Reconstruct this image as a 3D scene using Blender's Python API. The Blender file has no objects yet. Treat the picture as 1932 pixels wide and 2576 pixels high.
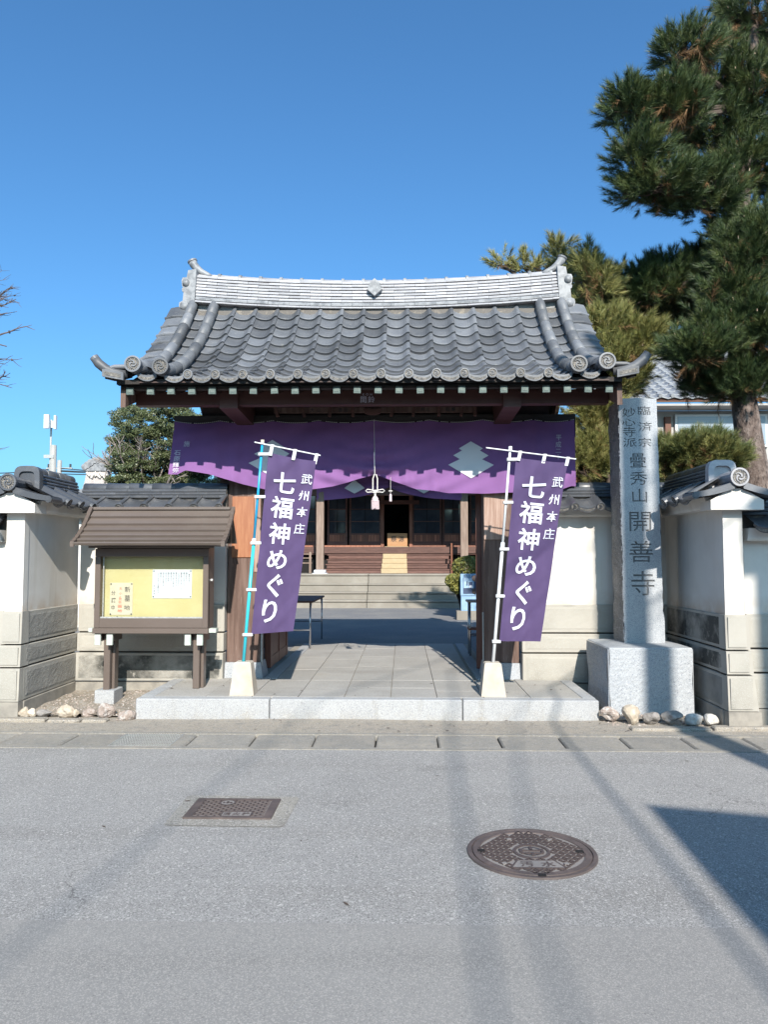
import bpy, bmesh, math, random
import numpy as np
from mathutils import Vector, Matrix, Euler
random.seed(7); RNG = np.random.default_rng(7)
R = math.radians
sc = bpy.context.scene
COL = sc.collection

# ------------------------------------------------------------ camera
F, TH, PS = 1920.0, math.atan(117/1920.0), R(1.45)
cd = bpy.data.cameras.new('camera'); cam = bpy.data.objects.new('camera', cd); COL.objects.link(cam)
cd.sensor_fit = 'VERTICAL'; cd.sensor_height = 36.0; cd.lens = 36.0*F/2576.0
cd.clip_start = 0.05; cd.clip_end = 2000
cam.location = (0, 0, 1.5); cam.rotation_euler = (R(90)+TH, 0, PS)
sc.camera = cam
# ------------------------------------------------------------ sky and sun
SUN_EL, SUN_AZ = R(32.3), R(9.5)
w = bpy.data.worlds.new('World'); sc.world = w; w.use_nodes = True
nt = w.node_tree; bg = nt.nodes['Background']
sky = nt.nodes.new('ShaderNodeTexSky'); sky.sky_type = 'NISHITA'; sky.sun_disc = False
sky.sun_elevation = SUN_EL; sky.sun_rotation = math.pi-SUN_AZ
sky.altitude = 0; sky.air_density = 1.0; sky.dust_density = 2.0; sky.ozone_density = 4.0
hs = nt.nodes.new('ShaderNodeHueSaturation'); hs.inputs['Saturation'].default_value = 1.0
tint = nt.nodes.new('ShaderNodeMix'); tint.data_type = 'RGBA'; tint.blend_type = 'MULTIPLY'; tint.inputs[0].default_value = 1
tint.inputs[7].default_value = (.59, 1.0, 1.20, 1)
nt.links.new(sky.outputs[0], hs.inputs['Color']); nt.links.new(hs.outputs[0], tint.inputs[6]); nt.links.new(tint.outputs[2], bg.inputs[0])
bg.inputs[1].default_value = 0.107
sd = bpy.data.lights.new('sun', 'SUN'); sd.energy = 5.0; sd.angle = R(0.53); sd.color = (1.0, 0.925, 0.83)
sun = bpy.data.objects.new('sun', sd); COL.objects.link(sun)
LD = Vector((-math.sin(SUN_AZ)*math.cos(SUN_EL), math.cos(SUN_AZ)*math.cos(SUN_EL), -math.sin(SUN_EL)))
sun.rotation_euler = LD.to_track_quat('-Z', 'Y').to_euler(); sun.location = (3, -10, 15)
sc.view_settings.view_transform = 'Standard'; sc.view_settings.look = 'None'
sc.view_settings.exposure = 0.70; sc.view_settings.gamma = 1.0; sc.view_settings.use_curve_mapping = False

# ------------------------------------------------------------ helpers
_f = Vector((-math.sin(PS)*math.cos(TH), math.cos(PS)*math.cos(TH), math.sin(TH)))
_r = Vector((math.cos(PS), math.sin(PS), 0)); _u = _r.cross(_f)
def at(u, v, y):
    d = _f+_r*((u-966)/F)-_u*((v-1288)/F)
    return Vector((0, 0, 1.5))+d*(y/d.y)

def mat(name, base, rough=.8, mott=(), bump=None, rnd=0.0, speck=None, spec=.5, metal=0.0, stretch=(1,1,1), coords='world', streak=None, band=None, crack=None):
    K_ = .80
    base = tuple(c_*K_ for c_ in base); sc3 = lambda c_: tuple(q_*K_ for q_ in c_)
    mott = [(a_, sc3(b_), c_, d_) for a_, b_, c_, d_ in mott]; speck = [(a_, sc3(b_), c_) for a_, b_, c_ in speck] if speck else None
    streak = [(a_, sc3(b_), c_, d_) for a_, b_, c_, d_ in streak] if streak else None; band = [(a_, b_, sc3(c_), d_) for a_, b_, c_, d_ in band] if band else None
    m = bpy.data.materials.new(name); m.use_nodes = True
    n, l = m.node_tree.nodes, m.node_tree.links
    b = n['Principled BSDF']; b.inputs['Roughness'].default_value = rough
    b.inputs['Metallic'].default_value = metal; b.inputs['Specular IOR Level'].default_value = spec
    if coords == 'world':
        g = n.new('ShaderNodeNewGeometry'); src = g.outputs['Position']
    else:
        g = n.new('ShaderNodeTexCoord'); src = g.outputs['Object']
    mp = n.new('ShaderNodeMapping'); mp.inputs['Scale'].default_value = stretch
    l.new(src, mp.inputs['Vector']); vec = mp.outputs[0]
    if coords != 'world':
        oi = n.new('ShaderNodeObjectInfo'); va = n.new('ShaderNodeVectorMath'); va.operation = 'MULTIPLY_ADD'
        va.inputs[1].default_value = (37, 19, 53); l.new(oi.outputs['Random'], va.inputs[0]); l.new(vec, va.inputs[2]); vec = va.outputs[0]
    rgb = n.new('ShaderNodeRGB'); rgb.outputs[0].default_value = (*base, 1); cur = rgb.outputs[0]
    def mix(fac, a, col, mode='MIX'):
        mx = n.new('ShaderNodeMix'); mx.data_type = 'RGBA'; mx.blend_type = mode
        if hasattr(fac, 'links') or hasattr(fac, 'is_linked'): l.new(fac, mx.inputs[0])
        else: mx.inputs[0].default_value = fac
        l.new(a, mx.inputs[6])
        if isinstance(col, tuple): mx.inputs[7].default_value = (*col, 1)
        else: l.new(col, mx.inputs[7])
        return mx.outputs[2]
    for (scl, col, lo, hi) in mott:
        t = n.new('ShaderNodeTexNoise'); t.inputs['Scale'].default_value = scl; t.inputs['Detail'].default_value = 6; t.inputs['Roughness'].default_value = .6
        l.new(vec, t.inputs['Vector'])
        mr = n.new('ShaderNodeMapRange'); mr.inputs[1].default_value = lo; mr.inputs[2].default_value = hi
        l.new(t.outputs['Fac'], mr.inputs[0]); cur = mix(mr.outputs[0], cur, col)
    if streak:
        for (sv, col, lo, hi) in streak:
            mp2 = n.new('ShaderNodeMapping'); mp2.inputs['Scale'].default_value = sv; l.new(src, mp2.inputs['Vector'])
            t = n.new('ShaderNodeTexNoise'); t.inputs['Scale'].default_value = 1; t.inputs['Detail'].default_value = 5; l.new(mp2.outputs[0], t.inputs['Vector'])
            mr = n.new('ShaderNodeMapRange'); mr.inputs[1].default_value = lo; mr.inputs[2].default_value = hi
            l.new(t.outputs['Fac'], mr.inputs[0]); cur = mix(mr.outputs[0], cur, col)
    if band:
        for (z0, z1, col, amt) in band:   # dirt that thins out with height from z0 to z1, broken up by noise
            sx = n.new('ShaderNodeSeparateXYZ'); l.new(src, sx.inputs[0])
            m1 = n.new('ShaderNodeMapRange'); m1.inputs[1].default_value = z0; m1.inputs[2].default_value = z1; m1.inputs[3].default_value = 1; m1.inputs[4].default_value = 0
            l.new(sx.outputs[2], m1.inputs[0])
            t = n.new('ShaderNodeTexNoise'); t.inputs['Scale'].default_value = 5; t.inputs['Detail'].default_value = 6; l.new(src, t.inputs['Vector'])
            m2 = n.new('ShaderNodeMapRange'); m2.inputs[1].default_value = .38; m2.inputs[2].default_value = .66; m2.inputs[4].default_value = amt; l.new(t.outputs['Fac'], m2.inputs[0])
            mu = n.new('ShaderNodeMath'); mu.operation = 'MULTIPLY'; l.new(m1.outputs[0], mu.inputs[0]); l.new(m2.outputs[0], mu.inputs[1])
            cur = mix(mu.outputs[0], cur, col)
    if crack:
        for (scl, wid, col, lo) in crack:   # hairline cracks, only where a broad noise allows them
            dn = n.new('ShaderNodeTexNoise'); dn.inputs['Scale'].default_value = 4; dn.inputs['Detail'].default_value = 5; l.new(src, dn.inputs['Vector'])
            ad = n.new('ShaderNodeVectorMath'); ad.operation = 'MULTIPLY_ADD'; ad.inputs[1].default_value = (.35, .35, .35); l.new(dn.outputs['Color'], ad.inputs[0]); l.new(src, ad.inputs[2])
            vo = n.new('ShaderNodeTexVoronoi'); vo.feature = 'DISTANCE_TO_EDGE'; vo.inputs['Scale'].default_value = scl; l.new(ad.outputs[0], vo.inputs['Vector'])
            m1 = n.new('ShaderNodeMapRange'); m1.inputs[1].default_value = 0; m1.inputs[2].default_value = wid; m1.inputs[3].default_value = 1; m1.inputs[4].default_value = 0; l.new(vo.outputs['Distance'], m1.inputs[0])
            t = n.new('ShaderNodeTexNoise'); t.inputs['Scale'].default_value = .7; t.inputs['Detail'].default_value = 2; l.new(src, t.inputs['Vector'])
            m2 = n.new('ShaderNodeMapRange'); m2.inputs[1].default_value = lo; m2.inputs[2].default_value = lo+.08; l.new(t.outputs['Fac'], m2.inputs[0])
            mu = n.new('ShaderNodeMath'); mu.operation = 'MULTIPLY'; l.new(m1.outputs[0], mu.inputs[0]); l.new(m2.outputs[0], mu.inputs[1])
            cur = mix(mu.outputs[0], cur, col)
    if speck:
        for (scl, col, thr) in speck:
            t = n.new('ShaderNodeTexVoronoi'); t.inputs['Scale'].default_value = scl; l.new(vec, t.inputs['Vector'])
            sp = n.new('ShaderNodeSeparateColor'); l.new(t.outputs['Color'], sp.inputs[0])
            mr = n.new('ShaderNodeMapRange'); mr.inputs[1].default_value = thr; mr.inputs[2].default_value = thr+.06
            l.new(sp.outputs[0], mr.inputs[0]); cur = mix(mr.outputs[0], cur, col)
    if rnd:
        oi = n.new('ShaderNodeObjectInfo'); mr = n.new('ShaderNodeMapRange')
        mr.inputs[3].default_value = 1-rnd; mr.inputs[4].default_value = 1+rnd
        l.new(oi.outputs['Random'], mr.inputs[0])
        mx = n.new('ShaderNodeVectorMath'); mx.operation = 'SCALE'; l.new(cur, mx.inputs[0]); l.new(mr.outputs[0], mx.inputs['Scale']); cur = mx.outputs[0]
    l.new(cur, b.inputs['Base Color'])
    if bump:
        t = n.new('ShaderNodeTexNoise'); t.inputs['Scale'].default_value = bump[0]; t.inputs['Detail'].default_value = 5
        l.new(vec, t.inputs['Vector']); bp = n.new('ShaderNodeBump'); bp.inputs['Strength'].default_value = bump[1]; bp.inputs['Distance'].default_value = bump[2]
        l.new(t.outputs['Fac'], bp.inputs['Height']); l.new(bp.outputs[0], b.inputs['Normal'])
    return m

M = {}
M['asphalt'] = mat('asphalt', (.345,.337,.325), .9, [(.35,(.30,.294,.283),.40,.62), (2.2,(.365,.356,.342),.45,.7)], (260,.75,.006), speck=[(170,(.46,.45,.43),.72),(210,(.19,.185,.18),.82),(110,(.58,.56,.53),.94)], streak=[((.25,2.2,1),(.285,.275,.26),.5,.7),((1.1,1.4,1),(.235,.23,.222),.63,.74)], crack=[(.55,.006,(.12,.115,.11),.56)])
M['asphalt_new'] = mat('asphalt_patch', (.270,.264,.253), .9, [(.6,(.292,.285,.272),.42,.62)], (300,.3,.003), speck=[(230,(.38,.365,.34),.7),(200,(.17,.165,.16),.95),(240,(.50,.48,.46),.965)], streak=[((.3,1.6,1),(.235,.229,.218),.5,.7),((1.3,1.5,1),(.21,.205,.197),.63,.74)], crack=[(.5,.005,(.11,.105,.10),.60)])
M['apron'] = mat('apron_concrete', (.36,.32,.265), .95, [(1.5,(.36,.32,.26),.42,.62), (9,(.23,.215,.195),.5,.72)], (120,.5,.006), speck=[(140,(.42,.40,.36),.82),(170,(.17,.165,.155),.86)])
M['surround'] = mat('surround_concrete', (.33,.312,.275), .95, [(4,(.28,.265,.235),.42,.62)], (140,.5,.005), speck=[(130,(.45,.43,.40),.78),(150,(.17,.165,.155),.85)])
M['gutter'] = mat('gutter_concrete', (.27,.255,.225), .95, [(2.5,(.35,.32,.27),.45,.7),(14,(.2,.2,.195),.5,.75)], (150,.4,.004), speck=[(160,(.38,.37,.35),.86)], rnd=.08)
M['earth'] = mat('earth', (.30,.255,.20), 1, [(3,(.38,.33,.27),.4,.62),(16,(.2,.17,.14),.5,.72)], (70,.8,.02), speck=[(60,(.45,.42,.38),.84)])
M['court'] = mat('courtyard', (.19,.195,.205), .95, [(1.2,(.25,.245,.235),.45,.65)], (120,.4,.005), speck=[(120,(.3,.3,.3),.8)])
M['granite'] = mat('granite', (.39,.415,.44), .75, [(2.0,(.45,.47,.485),.4,.65)], (90,.3,.003), speck=[(230,(.29,.315,.35),.70),(260,(.52,.54,.56),.80),(140,(.22,.24,.28),.94)])
M['granite_dark'] = mat('granite_rough', (.22,.215,.21), .9, [(4,(.33,.32,.31),.45,.65)], (40,.8,.02), speck=[(110,(.42,.42,.42),.86)])
M['carve'] = mat('carved_letter', (.17,.175,.18), .95)
M['kerbstone'] = mat('kerbstone', (.40,.41,.415), .85, [(1.5,(.46,.47,.47),.42,.66),(5,(.40,.36,.30),.62,.80)], (130,.55,.004), speck=[(230,(.31,.32,.34),.70),(250,(.52,.53,.54),.82),(140,(.25,.25,.26),.95)], band=[(-.03,.10,(.30,.26,.19),.75)], streak=[((9,9,1.2),(.33,.32,.29),.60,.78)])
M['paving'] = mat('paving_stone', (.385,.37,.34), .8, [(2.2,(.44,.425,.395),.42,.62),(1.1,(.41,.37,.31),.58,.72)], (150,.3,.003), speck=[(200,(.31,.30,.285),.8),(220,(.52,.51,.49),.86)], rnd=.07, streak=[((1.3,3.5,1),(.33,.31,.28),.55,.75)])
M['joint'] = mat('joint_mortar', (.34,.31,.26), 1, bump=(80,.4,.005))
M['plaster'] = mat('white_plaster', (.76,.735,.69), .85, [(1.3,(.66,.63,.58),.45,.70),(6,(.60,.54,.46),.66,.84)], (60,.12,.003), streak=[((7,7,.5),(.60,.56,.49),.56,.80),((2.2,2.2,.3),(.63,.60,.55),.55,.8)], band=[(1.0,1.16,(.55,.42,.30),.75)], crack=[(.8,.004,(.50,.47,.42),.58)])
M['plinth'] = mat('plinth_render', (.40,.385,.34), .95, [(1.6,(.46,.44,.39),.4,.62)], (170,.5,.004), speck=[(220,(.46,.445,.405),.8)], streak=[((4,4,.8),(.31,.30,.27),.56,.76)], band=[(-.05,.45,(.20,.19,.165),.7)])
M['plinth_edge'] = mat('plinth_border', (.42,.40,.355), .9, [(2,(.46,.44,.39),.4,.62)], (200,.2,.002), streak=[((5,5,.8),(.30,.29,.26),.57,.76)], band=[(-.05,.4,(.22,.21,.18),.8)])
M['plinth_stain'] = mat('plinth_mossy', (.36,.345,.31), .95, [(2.6,(.08,.08,.072),.42,.60),(14,(.40,.38,.34),.56,.72)], (90,.8,.008))
M['plinth_rough'] = mat('plinth_rough_dash', (.37,.36,.33), .95, [(1.5,(.24,.235,.215),.48,.68),(7,(.31,.30,.28),.45,.65)], (110,.8,.008))
M['footing'] = mat('footing_concrete', (.36,.335,.29), .95, [(5,(.24,.225,.2),.45,.68)], (90,.5,.005))
M['tile'] = mat('grey_roof_tile', (.125,.134,.15), .52, [(4,(.17,.178,.192),.42,.66),(1.3,(.095,.10,.11),.52,.68),(18,(.27,.27,.25),.62,.76)], (30,.3,.005), rnd=.38, coords='object', spec=.45)
M['tile_dark'] = mat('dark_coping_tile', (.085,.092,.105), .38, [(6,(.13,.135,.145),.5,.7)], (40,.12,.003), rnd=.2, coords='object', spec=.6)
M['tile_pale'] = mat('pale_ridge_tile', (.40,.40,.425), .5, [(9,(.47,.47,.485),.42,.6),(7,(.22,.22,.24),.66,.74)], (50,.15,.003), rnd=.18, coords='object', stretch=(1,1,2.5))
M['tile_relief'] = mat('tile_relief', (.20,.205,.215), .6, [(30,(.30,.29,.27),.5,.7)], (60,.2,.003), coords='object')
M['tile_recess'] = mat('tile_relief_recess', (.15,.145,.135), .8, [(40,(.30,.275,.24),.45,.62)], (150,.9,.01), coords='object')
M['tile_onipale'] = mat('weathered_end_tile', (.30,.31,.325), .55, [(11,(.17,.18,.195),.45,.6)], (50,.2,.004), coords='object')
M['mortar'] = mat('roof_mortar', (.55,.50,.43), .95, [(12,(.36,.29,.23),.5,.68)], (90,.5,.005))
M['mortar_grey'] = mat('grey_mortar', (.17,.155,.14), .95, [(14,(.30,.26,.21),.55,.68)], (90,.5,.005))
M['wood_dark'] = mat('dark_wood', (.040,.019,.015), .6, [(5,(.055,.027,.02),.4,.65)], (22,.3,.004), stretch=(.25,1,6), rnd=.15, coords='object')
M['wood_beam'] = mat('red_brown_beam', (.070,.024,.018), .55, [(6,(.095,.036,.026),.4,.65)], (22,.3,.004), stretch=(.2,1,5), coords='object')
M['wood_eave'] = mat('blackened_wood', (.028,.024,.022), .85, [(4,(.06,.052,.045),.45,.7)], (30,.5,.008), stretch=(.3,1,6), coords='object')
M['pillar'] = mat('weathered_pillar', (.115,.068,.052), .75, [(7,(.20,.13,.105),.42,.62),(26,(.40,.34,.30),.62,.76)], (40,.5,.006), stretch=(3,3,.18), coords='object')
M['pillar_new'] = mat('fresh_wood_patch', (.34,.13,.06), .55, [(10,(.42,.185,.09),.42,.62)], (30,.15,.002), stretch=(3,3,.35), coords='object')
M['pillar_pale'] = mat('pale_weathered_wood', (.33,.215,.165), .8, [(11,(.46,.33,.27),.42,.62)], (40,.5,.005), stretch=(3,3,.2), coords='object')
M['door_wood'] = mat('door_wood', (.10,.03,.02), .5, [(8,(.15,.055,.035),.42,.62)], (30,.3,.003), stretch=(3,3,.25), coords='object')
M['verdigris'] = mat('verdigris_copper', (.115,.15,.135), .7, [(30,(.16,.20,.18),.42,.6)], (60,.2,.002), rnd=.12, coords='object')
M['verdigris_dark'] = mat('verdigris_recess', (.10,.15,.14), .7)
M['brown_metal'] = mat('brown_painted_metal', (.135,.105,.088), .42, [(3,(.15,.117,.10),.4,.7)], rnd=.05, spec=.5)
M['brown_roof'] = mat('brown_sheet_roof', (.155,.125,.108), .38, [(3,(.18,.15,.13),.4,.7)], rnd=.07, spec=.6)
M['board'] = mat('yellow_board', (.58,.51,.255), .85, [(3,(.63,.56,.30),.4,.65),(14,(.64,.58,.38),.62,.78)])
M['pale_cap'] = mat('pale_green_cap', (.42,.50,.44), .6, [(9,(.62,.64,.58),.42,.6)])
M['paper'] = mat('paper_white', (.68,.71,.77), .8)
M['paper_cream'] = mat('paper_cream', (.62,.55,.42), .8, [(8,(.66,.60,.47),.4,.65)])
M['ink'] = mat('black_ink', (.04,.04,.045), .8)
M['ink_grey'] = mat('pale_ink', (.16,.16,.18), .8)
M['ink_red'] = mat('red_ink', (.72,.16,.10), .8)
M['pin'] = mat('pin_dark', (.03,.04,.03), .5)
M['flag'] = mat('purple_flag_cloth', (.072,.044,.128), .85, [(7,(.082,.051,.142),.4,.65)], (500,.15,.001))
M['flag_white'] = mat('white_print', (.66,.67,.76), .85)
M['flag_white2'] = mat('white_tape', (.72,.73,.74), .8)
M['curtain'] = mat('violet_curtain_cloth', (.212,.096,.275), .9, [(2.5,(.24,.112,.305),.4,.65)], (400,.15,.001))
M['curtain_white'] = mat('curtain_white_print', (.72,.74,.78), .9)
M['curtain_text'] = mat('curtain_text', (.62,.58,.68), .9)
M['rope'] = mat('white_rope', (.70,.68,.66), .9, bump=(300,.5,.003))
M['tassel'] = mat('tassel', (.74,.60,.60), .95, [(120,(.5,.42,.52),.45,.6)], stretch=(6,6,.2))
M['pole_blue'] = mat('blue_pole', (.02,.36,.66), .35, spec=.5)
M['pole_cyan'] = mat('cyan_pole', (.05,.58,.70), .35, spec=.5)
M['pole_white'] = mat('white_pole', (.78,.80,.82), .4)
M['flag_base'] = mat('flag_base_concrete', (.55,.50,.43), .85, [(5,(.48,.41,.32),.45,.7)], (60,.2,.003))
M['iron'] = mat('cast_iron', (.098,.078,.074), .55, [(9,(.15,.115,.105),.45,.65)], (120,.3,.002), spec=.5)
M['iron_gap'] = mat('iron_recess_dust', (.25,.232,.222), .95, [(20,(.24,.22,.21),.45,.65)], (200,.4,.003))
M['iron_pol'] = mat('iron_dark_rib', (.085,.066,.064), .5, spec=.5)
M['steel'] = mat('galvanised_steel', (.50,.51,.50), .45, [(40,(.38,.39,.38),.45,.6)], metal=.25)
M['chrome'] = mat('chrome_leg', (.6,.6,.62), .25, metal=.9)
M['rock_pale'] = mat('cream_rock', (.52,.44,.34), .9, [(10,(.60,.54,.45),.42,.6),(40,(.42,.34,.25),.6,.75)], (50,.5,.01), rnd=.12)
M['rock_grey'] = mat('grey_rock', (.28,.26,.24), .9, [(12,(.40,.37,.35),.45,.65),(50,(.18,.165,.15),.58,.72)], (45,.7,.012), rnd=.15)
M['rock_rough'] = mat('rough_pinkish_rock', (.40,.33,.29), .95, [(22,(.62,.60,.57),.5,.68),(12,(.27,.22,.19),.5,.66)], (35,1,.02), rnd=.12)
M['rock_white'] = mat('whitish_rock', (.60,.58,.54), .9, [(14,(.48,.45,.40),.5,.7)], (40,.6,.01), rnd=.08)
M['bark'] = mat('pine_bark', (.13,.095,.08), .95, [(12,(.24,.19,.165),.45,.62),(30,(.05,.035,.03),.52,.66)], (16,1.0,.05), stretch=(1,1,.55))
M['twig'] = mat('twig', (.085,.062,.05), .95, bump=(40,.5,.01))
M['branch_pale'] = mat('pale_branch', (.40,.35,.32), .9, [(15,(.24,.20,.18),.45,.65)], (40,.6,.01))
M['branch_bare'] = mat('bare_branch', (.11,.09,.09), .9, [(20,(.17,.14,.135),.45,.65)], (50,.6,.01))
M['needle'] = mat('pine_needle', (.070,.110,.038), .5, [(3.5,(.15,.185,.06),.46,.62),(9,(.035,.06,.025),.45,.66)], spec=.4)
M['needle_yellow'] = mat('yellow_pine_needle', (.27,.275,.09), .5, [(4,(.36,.33,.12),.42,.62),(11,(.15,.18,.06),.5,.68)], spec=.4)
M['needle_mid'] = mat('green_yellow_needle', (.13,.16,.055), .5, [(3,(.30,.29,.10),.46,.62),(9,(.06,.09,.035),.5,.7)], spec=.4)
M['needle_dry'] = mat('dry_needle', (.22,.12,.05), .8)
M['bud'] = mat('pine_bud', (.62,.46,.34), .8)
M['leaf'] = mat('evergreen_leaf', (.105,.135,.058), .45, [(7,(.155,.175,.08),.42,.62),(20,(.06,.085,.035),.52,.68)], spec=.5)
M['leaf_bush'] = mat('bush_leaf', (.27,.26,.06), .6, [(9,(.14,.17,.05),.45,.62)])
M['glass'] = mat('window_glass', (.035,.045,.06), .08, [(1.5,(.07,.085,.10),.4,.65)], spec=.9)
M['glass_blind'] = mat('window_blind', (.28,.36,.44), .3, spec=.7)
M['hall_wood'] = mat('hall_wood', (.105,.048,.037), .65, [(8,(.155,.075,.057),.42,.62)], (30,.3,.004), stretch=(.4,1,4), rnd=.2, coords='object')
M['hall_wood_red'] = mat('hall_door_wood', (.25,.095,.055), .6, [(8,(.33,.14,.085),.42,.62)], stretch=(3,3,.3), rnd=.35, coords='object')
M['hall_post'] = mat('hall_post_wood', (.23,.165,.13), .8, [(9,(.31,.235,.19),.42,.62)], (30,.3,.004), stretch=(3,3,.3))
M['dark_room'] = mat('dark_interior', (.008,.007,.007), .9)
M['pale_wood'] = mat('pale_step_wood', (.44,.34,.20), .6, [(7,(.49,.385,.235),.4,.65)])
M['box_wood'] = mat('offering_box_wood', (.42,.215,.09), .6, [(9,(.48,.265,.125),.42,.62)], stretch=(.5,1,8))
M['steps'] = mat('concrete_steps', (.26,.24,.205), .95, [(1.2,(.32,.30,.26),.42,.62),(7,(.28,.255,.22),.5,.7)], (90,.4,.005))
M['blue_paint'] = mat('blue_sign_paint', (.25,.42,.62), .6, [(10,(.30,.47,.66),.42,.6)])
M['blue_dark'] = mat('blue_sign_recess', (.05,.08,.16), .5)
M['poster'] = mat('poster_pale', (.42,.60,.78), .6, [(8,(.25,.4,.6),.5,.62)])
M['grey_wall'] = mat('grey_render', (.42,.405,.39), .9, [(2,(.47,.45,.43),.4,.6)])
M['cream_wall'] = mat('cream_render', (.66,.60,.50), .9, [(2,(.60,.55,.46),.4,.6)])
M['brown_post'] = mat('brown_post', (.16,.07,.045), .7)
M['white_frame'] = mat('white_frame', (.75,.75,.75), .5)
M['far_tile'] = mat('far_roof_tile', (.20,.215,.24), .4, [(6,(.27,.28,.30),.42,.62)], (40,.2,.01))
M['stucco'] = mat('ridge_stucco', (.52,.48,.46), .85, [(9,(.42,.37,.35),.52,.68)], (40,.7,.02))
M['concrete_pole'] = mat('concrete_pole', (.42,.41,.39), .85, [(3,(.48,.47,.45),.4,.6)])
M['white_plastic'] = mat('antenna_white', (.75,.76,.76), .5)
M['cable'] = mat('cable_black', (.03,.035,.04), .6)
M['rust'] = mat('rusty_shelf', (.28,.11,.06), .8)

def tag(o, label=None, cat=None, group=None, kind=None):
    if label: o['label'] = label
    if cat: o['category'] = cat
    if group: o['group'] = group
    if kind: o['kind'] = kind
    return o
WL = {}
def thing(name, loc, label, cat, group=None):
    o = bpy.data.objects.new(name, None); COL.objects.link(o); o.location = loc; o.empty_display_size = .1
    WL[o.name] = Vector(loc); return tag(o, label, cat, group)
def wl(p): return WL.get(p.name, Vector((0,0,0))) if p else Vector((0,0,0))

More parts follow.
